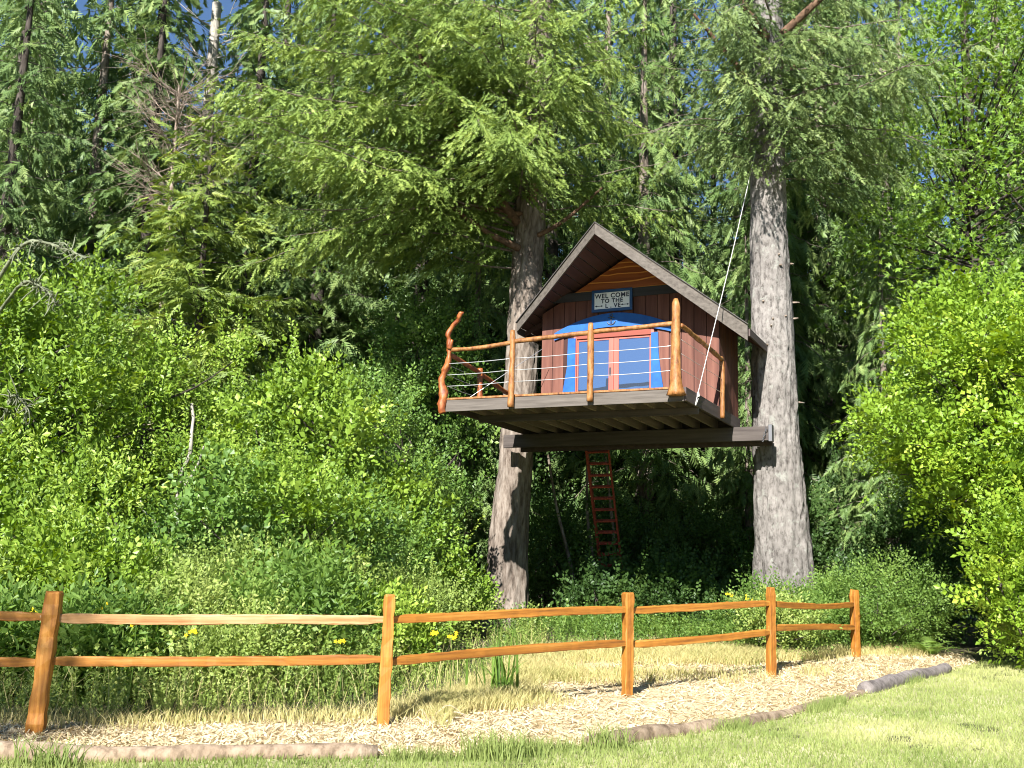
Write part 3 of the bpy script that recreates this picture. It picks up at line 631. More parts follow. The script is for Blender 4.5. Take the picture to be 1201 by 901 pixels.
a = np.linspace(0, 2 * np.pi, 17); tube('ring', np.stack([.028 * np.cos(a), 0 * a, .10 + .028 * np.sin(a)], -1), .008, M['steel'], an, 6)
tube('shank', [(0, 0, .075), (0, 0, -.085)], .011, M['steel'], an); tube('stock', [(-.06, 0, .05), (.06, 0, .05)], .009, M['steel'], an)
a = np.linspace(math.pi * 1.08, math.pi * 1.92, 15); tube('fluke', np.stack([.085 * np.cos(a), 0 * a, -.005 + .085 * np.sin(a)], -1), np.linspace(.008, .014, 15), M['steel'], an, 8)
prism('backing_disc', [(.075 * math.cos(q), .0 + .085 * math.sin(q)) for q in np.linspace(0, 6.283, 20, endpoint=False)], .010, .018, M['iron'], an)
rp = HW(.055, .66, -.06)
RT = np.array([4.92, 21.25, 10.4])
rope = tube('rope', spline([rp + [0, 0, -.03], rp + [0, 0, .08], rp + (RT - rp) * .5 + [0, 0, -.03], RT], 40), .0075, M['rope'], None, 8)
tag(rope, 'white rope running from the deck corner up to the fir behind the house', 'rope')
kn = rg(3).normal(0, .008, (6, 3)); V, T = cat_np([tube_np([rp + [0, 0, .00 + .02 * i], rp + [0, 0, .025 + .02 * i]], .028 - .003 * i, 8) for i in range(4)])
link('knot', mesh_np('knot', V, T, M['rope'], smooth=True), rope)

lt, lb = np.array([1.82, 22.75, 4.30]), np.array([2.52, 24.9, .45]); lad = empty('ladder', lb); tag(lad, 'tall red painted wooden ladder under the treehouse', 'ladder')
ud = (lt - lb); Ll = np.linalg.norm(ud); ud = ud / Ll; sd_ = np.array([.97, -.25, 0]); sd_ -= ud * (sd_ @ ud); sd_ /= np.linalg.norm(sd_); fd_ = np.cross(sd_, ud)
mrot = Matrix((Vector(sd_), Vector(-fd_), Vector(ud))).transposed().to_euler()
lad.rotation_euler = mrot
box('stile', (-.27, -.07, -.1), (-.225, .07, Ll), M['ladder'], lad, .004); box('stile', (.205, -.05, -.1), (.235, .05, Ll), M['ladder'], lad, .004)
for i in range(int(Ll / .27)): box('rung', (-.226, -.06, .2 + i * .27), (.206, .03, .235 + i * .27), M['ladder'], lad, .004)

# ------------------------------------------------------------------ trunks
def trunk_np(path, rad, nseg, sides, amp, seed, flare=0.0, furrow=7.0):
    P = spline(path, nseg); zt = np.linspace(0, 1, nseg); R = np.interp(zt, np.linspace(0, 1, len(rad)), rad)
    T_, N, B = frames(P); a = np.linspace(0, 2 * np.pi, sides, endpoint=False); A, Zi = np.meshgrid(a, np.arange(nseg)); zc = P[Zi, 2]
    c = np.stack([np.cos(A) * furrow, np.sin(A) * furrow, zc * 1.5 + seed], -1)
    w = vnoise(c * .6 + 3) ; rd = np.abs(vnoise(c + 2.0 * (w[..., None] - .5)) - .5) * 2
    fine = vnoise(np.stack([np.cos(A) * furrow * 2.6, np.sin(A) * furrow * 2.6, zc * 5 + seed], -1))
    r = R[Zi] * (1 + amp * (np.clip(rd * 1.8, 0, 1) - .55) + amp * .5 * (fine - .5) + .05 * (vnoise(np.stack([np.cos(A) * 1.2, np.sin(A) * 1.2, zc * .5 + seed], -1)) - .5))
    if flare:
        hz = np.clip(1 - (zc - P[0, 2]) / 1.6, 0, 1) ** 2; r = r * (1 + flare * hz * (.6 + .8 * vnoise(np.stack([np.cos(A) * 2.2, np.sin(A) * 2.2, zc * .2 + seed + 7], -1))))
    V = (P[Zi] + r[..., None] * (np.cos(A)[..., None] * N[Zi] + np.sin(A)[..., None] * B[Zi])).reshape(-1, 3)
    i = np.arange(nseg - 1)[:, None] * sides; j = np.arange(sides)[None]; k = (j + 1) % sides
    Q = np.stack([i + j, i + k, i + k + sides, i + j + sides], -1).reshape(-1, 4)
    return V, np.concatenate([Q[:, [0, 1, 2]], Q[:, [0, 2, 3]]])

# ------------------------------------------------------------------ foliage kit
def basis(d, up):
    d = d / (np.linalg.norm(d, axis=-1, keepdims=True) + 1e-9); y = np.cross(up, d); y /= np.linalg.norm(y, axis=-1, keepdims=True) + 1e-9
    z = np.cross(d, y); return np.stack([d, y, z], -1)            # columns
def scatter(tmpl, pos, R, s, rnd):
    V, T = tmpl; n = len(pos); s = np.broadcast_to(np.asarray(s, float), (n,))
    VV = pos[:, None] + s[:, None, None] * np.einsum('nij,vj->nvi', R, V)
    TT = (T[None] + (np.arange(n) * len(V))[:, None, None]).reshape(-1, 3)
    return VV.reshape(-1, 3), TT, np.repeat(rnd, len(V))

def t_fir(rng, L=.20, n=6, nl=.062, w=.022, flat=.9):               # a shoot clothed in needles
    V, T = [], []
    for i in range(n):
        t = (i + .3) / n; x = L * t
        for s in (-1, 1):
            ang = rng.uniform(.5, 1.0); l = nl * rng.uniform(.8, 1.2) * (1 - .35 * t); el = rng.uniform(-.3, 1) * flat
            d = np.array([math.cos(ang), s * math.sin(ang) * math.cos(el), math.sin(ang) * math.sin(el)]) * l
            b = np.array([x, 0, 0]); q = np.array([w * .6, 0, 0]); k = len(V)
            V += [b - q, b + q, b + d]; T.append((k, k + 1, k + 2))
    k = len(V); V += [np.array([L * .8, -w, 0]), np.array([L * .8, w, 0]), np.array([L * 1.15, 0, 0])]; T.append((k, k + 1, k + 2))
    return np.array(V), np.array(T)
def t_spray(rng, L=.34, n=6, w=.055):                              # flat drooping spray
    V, T = [], []
    for i in range(n):
        t = (i + .4) / n; x = L * t; l = L * .42 * (1 - .75 * t) * rng.uniform(.8, 1.2)
        for s in (-1, 1):
            b = np.array([x, 0, -.25 * L * t * t]); d = np.array([l * .75, s * l * .7, -.22 * l - .02 * rng.normal()]); k = len(V)
            V += [b - [w * .5, 0, 0], b + [w * .5, 0, 0], b + d]; T.append((k, k + 1, k + 2))
    k = len(V); V += [np.array([L * .6, -w * .6, -.1 * L]), np.array([L * .6, w * .6, -.1 * L]), np.array([L * 1.1, 0, -.32 * L])]; T.append((k, k + 1, k + 2))
    return np.array(V), np.array(T)
def t_twig(rng, L=.30, n=9, l=.07, w=.04, fold=.25, three=False):             # leafy twig: folded diamond leaves
    V, T = [], []
    for i in range(n):
        t = (i + .6) / n; x = L * t; s = 1 if i % 2 else -1; az = rng.uniform(.5, 1.2) * s if i < n - 1 else rng.normal(0, .2); el = rng.normal(.15, .45)
        d = np.array([math.cos(az) * math.cos(el), math.sin(az) * math.cos(el), math.sin(el)]); up = np.array([rng.normal(0, .35), rng.normal(0, .35), 1]); y = np.cross(up, d); y /= np.linalg.norm(y); z = np.cross(d, y)
        ll = l * rng.uniform(.7, 1.2); ww = w * rng.uniform(.8, 1.2) * .5; b = np.array([x, 0, 0]) + d * .012; k = len(V)
        V += [b, b + d * ll * .5 + y * ww + z * ww * fold, b + d * ll, b + d * ll * .5 - y * ww + z * ww * fold]; T += [(k, k + 1, k + 2), (k, k + 2, k + 3)]
    return np.array(V), np.array(T)
def t_maple(rng, L=.34, n=5, l=.13):                              # lobed leaves on a twig
    V, T = [], []
    for i in range(n):
        x = L * (i + .6) / n; az = (1 if i % 2 else -1) * rng.uniform(.4, 1.2); el = rng.normal(-.1, .4)
        d = np.array([math.cos(az) * math.cos(el), math.sin(az) * math.cos(el), math.sin(el)]); up = np.array([rng.normal(0, .3), rng.normal(0, .3), 1]); y = np.cross(up, d); y /= np.linalg.norm(y)
        z = np.cross(d, y); b = np.array([x, 0, 0]) + d * .05; ll = l * rng.uniform(.7, 1.2); k = len(V)
        for (q, r) in ((-1.9, .55), (-1.35, .28), (-.9, .85), (-.4, .42), (0, 1), (.4, .42), (.9, .85), (1.35, .28), (1.9, .55)):
            V.append(b + ll * .35 * d + ll * .66 * r * (math.cos(q) * d + math.sin(q) * y) + z * ll * .06 * rng.normal())
        c = len(V); V.append(b + ll * .2 * d); T += [(c, k + j, k + j + 1) for j in range(8)]
    return np.array(V), np.array(T)

def conifer(rng, H, z0, R, nb, tm, sec_gap=.13, sp_gap=.09, droop=.35, up=.15, hang=.25, sscale=1.0, az0=None, lim_r=.02, shape=.75, low=.55, extra=(), thin=99.0):
    """Crown in tree-local coordinates: whorled limbs, side branchlets, shoots. Returns shoot arrays and limb tubes."""
    VS, TS, RS, LT = [], [], [], []; off = 0
    specs = []
    for i in range(nb):
        t = (i + rng.uniform(0, 1)) / nb; t = t ** 1.15; z = z0 + (H - z0) * t
        env = (1 - t) ** shape * (low + (1 - low) * min(1, t / .18)); specs.append((z, 2.39996 * i + rng.normal(0, .35), max(.25, R * env * rng.uniform(.62, 1.12))))
    specs += list(extra)
    for z, az, L in specs:
        n = 9; s = np.linspace(0, 1, n); wob = rng.normal(0, .08)
        dirh = np.array([math.cos(az), math.sin(az), 0]); sid = np.array([-math.sin(az), math.cos(az), 0]); u_ = up * rng.uniform(.4, 1.6); dr = droop * rng.uniform(.6, 1.4)
        P = dirh * (L * s)[:, None] + sid * (wob * L * s ** 2)[:, None] + np.array([0, 0, 1.]) * (z + L * (u_ * s - dr * s ** 1.8 + .10 * s ** 4))[:, None]
        P[1:] += (np.cumsum(rng.normal(0, 1, (n - 1, 3)), 0) * np.array([1, 1, 1.2]) * .028 * L ** .6)
        LT.append(tube_np(P, np.linspace(lim_r * (.5 + L / 5), .005, n), 5, False))
        m = max(4, int(L * .88 / (sec_gap * (1.0 if z < thin else 2.6)))); ss = np.linspace(.07, 1, m) + rng.uniform(-.02, .02, m); ss = np.clip(ss, .05, 1)
        q = ss * (n - 1); i0 = np.minimum(q.astype(int), n - 2); f = (q - i0)[:, None]; B0 = P[i0] * (1 - f) + P[i0 + 1] * f; Td = P[i0 + 1] - P[i0]; Td /= np.linalg.norm(Td, axis=1)[:, None]
        sg_ = np.where(np.arange(m) % 2, 1., -1.); ang = rng.uniform(.65, 1.15, m) * sg_; ang[-1] = 0
        sl = np.minimum(1.15, (.34 * L * (1 - ss) + .22)) * rng.uniform(.6, 1.2, m) * np.minimum(1, .35 + ss * 2)
        Sd = Td * np.cos(ang)[:, None] + np.cross(np.array([0, 0, 1.]), Td) * np.sin(ang)[:, None]; Sd[:, 2] -= hang * rng.uniform(.3, 1.3, m); Sd /= np.linalg.norm(Sd, axis=1)[:, None]
        K = np.maximum(2, (sl / sp_gap).astype(int)); idx = np.repeat(np.arange(m), K); pos_in = np.concatenate([np.arange(k) for k in K]); tt_ = (pos_in + .5) / K[idx]
        nn = len(idx); B = B0[idx] + Sd[idx] * (sl[idx] * tt_)[:, None]; B[:, 2] -= .18 * hang * sl[idx] * tt_ ** 2 * 2; B += rng.normal(0, .035, (nn, 3))
        a2 = np.where(pos_in % 2, 1., -1.) * rng.uniform(.25, .95, nn); a2[pos_in == K[idx] - 1] *= .3
        d = Sd[idx] * np.cos(a2)[:, None] + np.cross(np.array([0, 0, 1.]), Sd[idx]) * np.sin(a2)[:, None]; d[:, 2] += rng.normal(-.6 * hang, .28, nn)
        upv = np.array([0, 0, 1.]) + rng.normal(0, .75, (nn, 3)); R3 = basis(d, upv)
        base = rng.uniform(-.12, .12); which = rng.integers(0, len(tm), nn)
        for w_ in range(len(tm)):
            k = which == w_
            if not k.any(): continue
            V, T, r = scatter(tm[w_], B[k], R3[k], sscale * rng.uniform(.75, 1.25, k.sum()), np.clip(.45 + base + .25 * (tt_[k] - .5) + .25 * (ss[idx][k] - .5) + rng.normal(0, .15, k.sum()), 0, 1))
            VS.append(V); TS.append(T + off); RS.append(r); off += len(V)
    return np.concatenate(VS), np.concatenate(TS), np.concatenate(RS), cat_np(LT)

def crown_mesh(name, fol, leaf, bark):
    V, T, r, (LV, LT) = fol; n = len(V)
    VV = np.concatenate([V, LV]); TT = np.concatenate([T, LT + n]); mi = np.concatenate([np.zeros(len(T), int), np.ones(len(LT), int)])
    return mesh_np(name, VV, TT, [leaf, bark], mi, rnd=np.concatenate([r, np.full(len(LV), .5)]))

rng = rg(21)
FIR = [t_fir(rng) for _ in range(4)]; FAR = [t_fir(rng, .34, 7, .13, .05, .4) for _ in range(3)]
SPR = [t_spray(rng) for _ in range(4)]; CED = [t_spray(rng, .42, 7, .06) for _ in range(4)]
WIL = [t_twig(rng, .34, 10, .085, .034) for _ in range(4)]; ALD = [t_twig(rng, .28, 8, .075, .052) for _ in range(4)]; HAW = [t_twig(rng, .26, 10, .055, .042) for _ in range(4)]
HRB = [t_twig(rng, .22, 9, .045, .024) for _ in range(4)]; MAP = [t_maple(rng) for _ in range(3)]; SHT = [t_twig(rng, .95, 30, .08, .04) for _ in range(3)]

# the two host firs -------------------------------------------------
def gxy(x, y): return np.array([x, y, float(gz(x, y))])
lf0 = gxy(-.02, 23.75); LF = empty('douglas_fir', lf0); tag(LF, 'curving brown barked fir whose boughs hang over the crooked corner post', 'tree')
path = [(-.06, 0, -.3), (.02, 0, .8), (.04, -.02, 2.0), (.14, -.05, 3.4), (.20, -.05, 5), (.26, -.05, 7), (.34, 0, 9), (.42, 0, 11), (.5, .1, 15), (.6, .1, 20), (.6, .1, 26)]
V, T = trunk_np(path, [.50, .44, .40, .36, .355, .35, .34, .31, .25, .17, .03], 360, 64, .13, 3., .40)
link('trunk', mesh_np('trunk', V, T, M['bark_brown'], smooth=True), LF)
ex = [(8.7, -2.7, 5.6), (8.3, -2.95, 4.8), (8.9, -2.45, 5.8), (7.9, 3.1, 3.8), (9.6, -2.75, 7.0), (10.4, -2.65, 7.2), (11.2, -2.9, 7.0), (12.2, -2.8, 6.8), (13.0, -2.6, 7.0), (9.9, -2.5, 7.0), (10.8, -2.45, 7.2), (11.8, -2.3, 6.8), (9.3, -2.95, 6.2), (13.8, -2.8, 6.4), (10.2, -1.6, 5.2), (9.8, -1.75, 5.4), (10.6, -2.1, 6.2), (11.2, -2.35, 6.6), (9.4, -2.35, 6.3), (12.0, -2.5, 6.5), (12.9, -2.2, 6.2), (13.4, -2.0, 5.8), (10.0, -3.1, 5.4), (9.0, -2.5, 5.6), (9.6, -2.2, 5.2), (10.2, -1.6, 4.2), (9.9, -2.9, 5.6), (10.6, -2.4, 5.4), (11.0, -1.2, 3.8), (11.3, -2.7, 5.3), (11.6, -1.9, 4.6), (12.2, -1.5, 4.4), (12.4, -2.6, 5.0), (8.9, 2.9, 4.4), (8.3, -2.75, 5.2)]
fol = conifer(rg(31), 26, 9.2, 4.6, 110, FIR, .10, .070, .32, .22, .62, 1.2, low=.8, thin=14.5, extra=ex)
link('crown', crown_mesh('crown', fol, M['fir'], M['bark_brown']), LF)
for pts, r in (([(.05, -.2, 8.9), (-.7, -.9, 9.7), (-1.5, -1.7, 10.9), (-2.2, -2.4, 12.0)], .11), ([(.35, -.3, 9.4), (.55, -.55, 10.4), (.8, -.7, 10.9)], .12),
               ([(.1, -.25, 8.3), (-.6, -.7, 8.5), (-1.4, -1.2, 8.9)], .085), ([(.5, -.25, 8.6), (1.1, -.5, 8.9), (1.9, -.7, 9.6)], .06), ([(.2, -.2, 9.1), (-.9, -.6, 9.1), (-1.5, -.7, 9.2)], .07)):
    P = spline(pts, 24); V, T = tube_np(P, np.linspace(r, r * .45, 24), 10); V = V + .03 * (vnoise(V * 7) - .5)[:, None]; link('limb', mesh_np('limb', V, T, M['bark_limb'], smooth=True), LF)

rf0 = gxy(5.36, 21.55); RF = empty('douglas_fir', rf0); tag(RF, 'straight grey barked fir at the right of the treehouse with a bare lower trunk', 'tree')
path = [(.08, 0, -.3), (.05, 0, .5), (.0, 0, 1.8), (-.06, 0, 3.2), (-.10, 0, 4.6), (-.12, 0, 6), (-.16, 0, 8), (-.16, 0, 10), (-.1, 0, 14), (0, 0, 20), (0, 0, 27)]
V, T = trunk_np(path, [.66, .61, .53, .47, .44, .415, .37, .34, .29, .18, .03], 380, 72, .12, 11., .38, 9.5)
link('trunk', mesh_np('trunk', V, T, M['bark_grey'], smooth=True), RF)
ex = [(10.6, -1.9, 3.6), (11.2, -1.7, 3.8), (11.9, -2.1, 3.8), (10.2, -1.6, 2.6), (12.6, -1.8, 4.2), (10.9, -2.5, 3.0), (9.9, -.9, 3.6), (10.4, -.4, 3.9), (9.6, -.1, 3.4), (11.0, -.7, 4.2), (11.6, -.2, 4.2), (10.8, .3, 3.6), (9.4, -1.3, 2.2), (12.2, -1.0, 3.8), (12.6, .1, 4.0), (9.7, -2.4, 1.6), (10.0, 3.6, 2.6), (9.3, .6, 3.2), (9.5, -1.8, 2.0)]
fol = conifer(rg(37), 27, 10.0, 3.9, 80, FIR, .11, .074, .44, .28, .70, 1.2, low=.75, thin=15.5, extra=ex)
link('crown', crown_mesh('crown', fol, M['fir_r'], M['bark_brown']), RF)
for pts, r in (([(-.3, -.2, 10.9), (-1.0, -.6, 11.6), (-1.9, -1.2, 12.3)], .085), ([(-.2, -.25, 12.3), (-.9, -.7, 13.0), (-1.5, -1.1, 13.9)], .10), ([(.1, -.2, 12.4), (.9, -.6, 13.1), (1.8, -1.1, 13.8)], .10), ([(.3, -.1, 11.7), (1.0, -.3, 12.0)], .05)):
    P = spline(pts, 20); V, T = tube_np(P, np.linspace(r, r * .3, 20), 10); V = V + .04 * (vnoise(V * 4) - .5)[:, None]; link('limb', mesh_np('limb', V, T, M['bark_limb'], smooth=True), RF)
rng = rg(8)
for i in range(11):                                              # snapped off dead stubs on the bare trunk
    z = rng.uniform(4.4, 9.4); az = rng.choice([rng.uniform(-.45, .25), rng.uniform(-2.4, -.7)]); r = np.interp(z, [3, 6, 10], [.46, .40, .34]); L = rng.uniform(.05, .22) if az > -.5 else rng.uniform(.03, .08); xo = np.interp(z, [3, 6, 10], [-.06, -.12, -.16])
    d = np.array([math.cos(az), math.sin(az), rng.uniform(-.1, .5)]); b = np.array([xo, 0, z]) + d * (r - .05)
    tube('branch_stub', [b, b + d * (L * .5 + .05), b + d * (L + .05)], [.026, .020, .009], M['dead_twig'], RF, 6)

# background conifers: a few built, the rest copies --------------------
def bg_tree(name, seed, H, z0, R, nb, tm, leaf, bark, **kw):
    o = empty(name); V, T = trunk_np([(0, 0, -.4), (.05, 0, H * .3), (0, .05, H * .7), (0, 0, H)], [H * .012 + .04, H * .010 + .02, H * .006, .02], 60, 14, .06, seed, .2)
    link('trunk', mesh_np('trunk', V, T, bark, smooth=True), o)
    link('crown', crown_mesh('crown', conifer(rg(seed), H, z0, R, nb, tm, **kw), leaf, bark), o); return o
hA = bg_tree('hemlock', 51, 20, 1.5, 3.4, 120, SPR, M['far'], M['bark_dark'], sec_gap=.16, sp_gap=.12, droop=.35, up=.12, hang=.45, sscale=1.35)
hB = bg_tree('hemlock', 52, 22, 3.0, 3.8, 120, FAR, M['far'], M['bark_dark'], sec_gap=.16, sp_gap=.12, droop=.40, up=.15, hang=.5, sscale=1.3)
cA = bg_tree('cedar', 53, 19, 1.0, 3.2, 120, CED, M['cedar_leaf'], M['bark_brown'], sec_gap=.16, sp_gap=.13, droop=.55, up=.10, hang=.75, sscale=1.3)
BG = 'conifers of the dense forest behind the treehouse'
LBL = {'h': 'tall dark green hemlock in the forest behind the treehouse', 'g': 'shaggy needled conifer in the forest behind the treehouse', 'c': 'cedar with drooping flat sprays behind the treehouse'}
spots = [('c', 3.4, 27.8, 1.0, .4), ('c', 6.9, 28.2, .95, 1.9), ('h', 1.0, 29.5, 1.02, .2), ('c', 9.3, 26.3, .80, 3.0), ('g', -2.6, 29.5, 1.0, 1.0), ('h', 4.9, 32.5, 1.15, 2.2),
         ('g', -10.6, 30.0, 1.12, .5), ('h', -7.6, 33.0, 1.1, 2.8), ('g', -4.6, 34.5, 1.05, 4.0), ('h', -13.6, 28.0, 1.0, 1.4), ('g', 9.0, 33.5, 1.1, 5.0), ('h', 13.4, 30.5, 1.1, .9),
         ('c', 13.0, 25.0, .9, 4.4), ('h', -1.4, 36.5, 1.0, 3.3), ('g', 2.6, 38.5, 1.0, 2.0), ('h', 7.4, 39.0, 1.0, 1.1), ('g', 12.6, 39.5, 1.0, .3), ('h', 17.5, 36.0, 1.1, 2.4), ('h', -11.0, 39.0, 1.0, 5.2),
         ('g', -16.6, 36.0, 1.1, 3.9), ('h', -6.4, 41.5, .85, .6), ('g', -19.5, 30.0, 1.0, 2.2), ('c', -.9, 26.6, .62, 2.6), ('c', 5.6, 25.6, .52, 5.6), ('c', 8.3, 23.9, .50, 1.2), ('g', -9.6, 27.2, .80, .2), ('h', -5.4, 29.0, .95, 5.1), ('h', -12.4, 25.6, .85, 3.1), ('g', -7.4, 29.4, .92, 1.7), ('c', -11.6, 28.6, 1.05, .7), ('c', -5.9, 31.2, 1.1, 2.9), ('c', -8.9, 33.6, 1.15, 5.5), ('c', -14.8, 31.5, 1.2, 1.1), ('h', -3.4, 31.5, 1.1, .8), ('c', 11.0, 29.5, 1.0, 2.0), ('g', -1.0, 32.5, 1.1, 4.1), ('h', 6.9, 31.0, 1.1, 3.7), ('c', 3.0, 34.5, 1.25, 2.2), ('c', .6, 33.6, 1.2, .9), ('c', 8.8, 30.2, 1.2, 5.0), ('h', -12.6, 33.6, 1.2, .2), ('c', -3.0, 38.0, 1.3, 3.0), ('c', -16.5, 33.5, 1.2, 1.8), ('c', 15.5, 33.0, 1.2, .4), ('c', 5.2, 37.0, 1.3, 1.0), ('c', -6.8, 37.0, 1.3, 4.5), ('c', 11.6, 36.0, 1.3, 2.7)]
spots += [(('h', 'g', 'c')[i % 3], -21 + 2.6 * i + .8 * math.sin(i * 5), 36 + 2.2 * math.sin(i * 2.3), .55 + .08 * math.sin(i), i * 1.3) for i in range(17)]
OWN = {(3.4, 27.8): 'cedar whose drooping sprays show just above the treehouse roof', (6.9, 28.2): 'cedar standing right behind the grey barked fir', (9.3, 26.3): 'cedar in the dark gap between grey fir and hawthorn', (-2.6, 29.5): 'shaggy conifer behind the crooked corner post of the deck',
       (5.6, 25.6): 'small cedar in the shade below the treehouse floor', (8.3, 23.9): 'small cedar beside the foot of the grey fir', (-.9, 26.6): 'small cedar in the shade behind the brown fir', (-9.6, 27.2): 'shaggy conifer right behind the broad hemlock and dead treetop'}
used = set(); src = {'h': hA, 'g': hB, 'c': cA}
for kind, x, y, s, rz in spots:
    o = src[kind] if kind not in used else copy_tree(src[kind]); used.add(kind)
    o.location = gxy(x, y); o.rotation_euler = (0, 0, rz); o.scale = (s, s, s * (1 + .06 * math.sin(x * 3))); tag(o, OWN.get((x, y), LBL[kind]), 'tree', BG)
# the bright hemlock on the left
hl = bg_tree('hemlock', 57, 11.6, 2.2, 3.7, 85, SPR, M['hemlock'], M['bark_dark'], sec_gap=.13, sp_gap=.10, droop=.22, up=.16, hang=.22, sscale=1.2, shape=.6)
hl.location = gxy(-7.2, 24.3); tag(hl, 'broad sunlit hemlock with a rounded top rising behind the leafy thicket', 'tree')
# pale snag and its dead twigs
sn = empty('dead_snag', gxy(-9.35, 30.2)); tag(sn, 'dead pale snag with a snapped top among the conifers', 'tree')
V, T = trunk_np([(0, 0, -.3), (.1, 0, 6), (.2, 0, 12), (.25, 0, 17.6)], [.28, .22, .18, .13], 90, 16, .08, 9., .1); link('trunk', mesh_np('trunk', V, T, M['bark_pale'], smooth=True), sn)
rng = rg(77)
def twigs(n, z0, z1, Lr, r0, c, fork=4):
    out = []
    for i in range(n):
        z = rng.uniform(z0, z1); az = rng.uniform(0, 6.28); L = rng.uniform(*Lr); d = np.array([math.cos(az), math.sin(az), rng.uniform(-.1, .9)]); b = np.array(c) + [0, 0, z]
        P = spline([b, b + d * L * .5 + rng.normal(0, .06, 3), b + d * L + [0, 0, rng.uniform(-.2, .3)]], 8); out.append(tube_np(P, np.linspace(r0, r0 * .25, 8), 5, False))
        for k in range(fork):
            q = P[rng.integers(2, 8)]; e = d + rng.normal(0, .6, 3); out.append(tube_np([q, q + e * L * .25, q + e * L * .42 + rng.normal(0, .05, 3)], [r0 * .4, r0 * .25, r0 * .1], 4, False))
    return cat_np(out)
V, T = twigs(26, 9, 17.3, (.6, 1.6), .03, (.2, 0, 0)); link('dead_branches', mesh_np('dead_branches', V, T, M['bark_pale']), sn)['kind'] = 'stuff'
dt = empty('dead_treetop', gxy(-8.55, 25.6)); tag(dt, 'bare brown dead treetop sticking up behind the broad hemlock', 'tree')
V, T = trunk_np([(0, 0, -.3), (.1, 0, 6), (.05, 0, 12.9)], [.16, .10, .02], 60, 10, .05, 4.); link('trunk', mesh_np('trunk', V, T, M['dead_twig'], smooth=True), dt)
V, T = twigs(80, 9.4, 12.7, (.5, 1.4), .018, (.07, 0, 0), 9); link('dead_branches', mesh_np('dead_branches', V, T, M['dead_twig']), dt)['kind'] = 'stuff'

# broadleaved trees and shrubs ----------------------------------------------
def broadleaf(name, seed, loc, h, rx, tm, leaf, bark, label, cat='tree', lobes=26, per=70, lr=(.45, .8), base=.15, stems=4, ls=1.28, ry=None, group=None, upb=.35, stem_r=.05, flatten=.8, shoots=5, shoot_s=1.0):
    rng = rg(seed); o = empty(name, gxy(*loc)); ry = ry or rx; tubes = []; C = []
    for i in range(lobes):
        for _ in range(30):
            q = rng.normal(0, 1, 3); q /= np.linalg.norm(q); f = rng.uniform(.35, 1) ** .5; z = h * (base + (1 - base) * (.5 + .5 * q[2] * f)); wz = 1.0 if z < h * .62 else .85
            p = np.array([rx * q[0] * f * wz, ry * q[1] * f * wz, z])
            if not C or min(np.linalg.norm((p - c) / np.array([1, 1, .8])) for c, _ in C) > lr[0] * 1.25: break
        C.append((p, rng.uniform(*lr)))
    ba = [np.array([rng.normal(0, .12), rng.normal(0, .12), -.15]) for _ in range(stems)]; mids = [np.array([rng.normal(0, rx * .35), rng.normal(0, ry * .35), h * rng.uniform(.35, .6)]) for _ in range(stems)]
    for b, m in zip(ba, mids): tubes.append(tube_np(spline([b, b * .5 + m * .5 + rng.normal(0, .08, 3), m, m + [0, 0, h * .12]], 12), np.linspace(stem_r, stem_r * .35, 12), 7, False))
    for p, r in C:
        m = mids[int(np.argmin([np.linalg.norm(p - m_) for m_ in mids]))]; s0 = m + (np.array([0, 0, 1.]) * min(h * .2, max(0, p[2] - m[2]) * .5)); tubes.append(tube_np(spline([s0, s0 * .5 + p * .5 + rng.normal(0, .07, 3), p], 7), np.linspace(stem_r * .45, .008, 7), 5, False))
    VS, TS, RS, off = [], [], [], 0
    for p, r in C:
        n = int(per * (r / lr[1]) ** 2 * rng.uniform(.7, 1.2)); d = rng.normal(0, 1, (n, 3)); d /= np.linalg.norm(d, axis=1)[:, None]; d[:, 2] = np.abs(d[:, 2]) * np.where(rng.uniform(0, 1, n) < .72, 1, -1)
        rr = r * rng.uniform(.25, 1.12, n) ** .6; rag = .75 + .5 * vnoise(d * 2.2 + p * 3); B = p + d * (rr * rag)[:, None] * np.array([1, 1, flatten])
        B[:, 2] = np.maximum(B[:, 2], .06)
        dd = d * .8 + rng.normal(0, .45, (n, 3)); dd[:, 2] += upb; R3 = basis(dd, np.array([0, 0, 1.]) + rng.normal(0, .6, (n, 3))); b0 = rng.uniform(-.24, .2); wh = rng.integers(0, len(tm), n)
        for w_ in range(len(tm)):
            k = wh == w_
            if k.any():
                V, T, r_ = scatter(tm[w_], B[k], R3[k], ls * rng.uniform(.7, 1.25, k.sum()), np.clip(.45 + b0 + rng.normal(0, .2, k.sum()), 0, 1)); V[:, 2] = np.maximum(V[:, 2], -.05); VS.append(V); TS.append(T + off); RS.append(r_); off += len(V)
    if shoots:
        tops = sorted(C, key=lambda c: -c[0][2])[:max(6, int(len(C) * .7))]
        for p, r in tops:
            n = shoots; B = p + rng.normal(0, .5, (n, 3)) * r * np.array([1, 1, .5]) + [0, 0, r * .3]; dd = np.stack([rng.normal(0, .28, n) + .25 * p[0] / rx, rng.normal(0, .28, n) + .25 * p[1] / ry, np.ones(n)], -1)
            V, T, r_ = scatter(SHT[rng.integers(0, 3)], B, basis(dd, rng.normal(0, 1, (n, 3))), rng.uniform(.6, 1.2, n) * shoot_s, np.clip(.5 + rng.normal(0, .2, n), 0, 1)); VS.append(V); TS.append(T + off); RS.append(r_); off += len(V)
    LV, LT = cat_np(tubes)
    link('trunk', mesh_np('trunk', LV, LT, bark, smooth=True), o)
    link('crown', mesh_np('crown', np.concatenate(VS), np.concatenate(TS), leaf, rnd=np.concatenate(RS)), o)
    tag(o, label, cat, group); return o

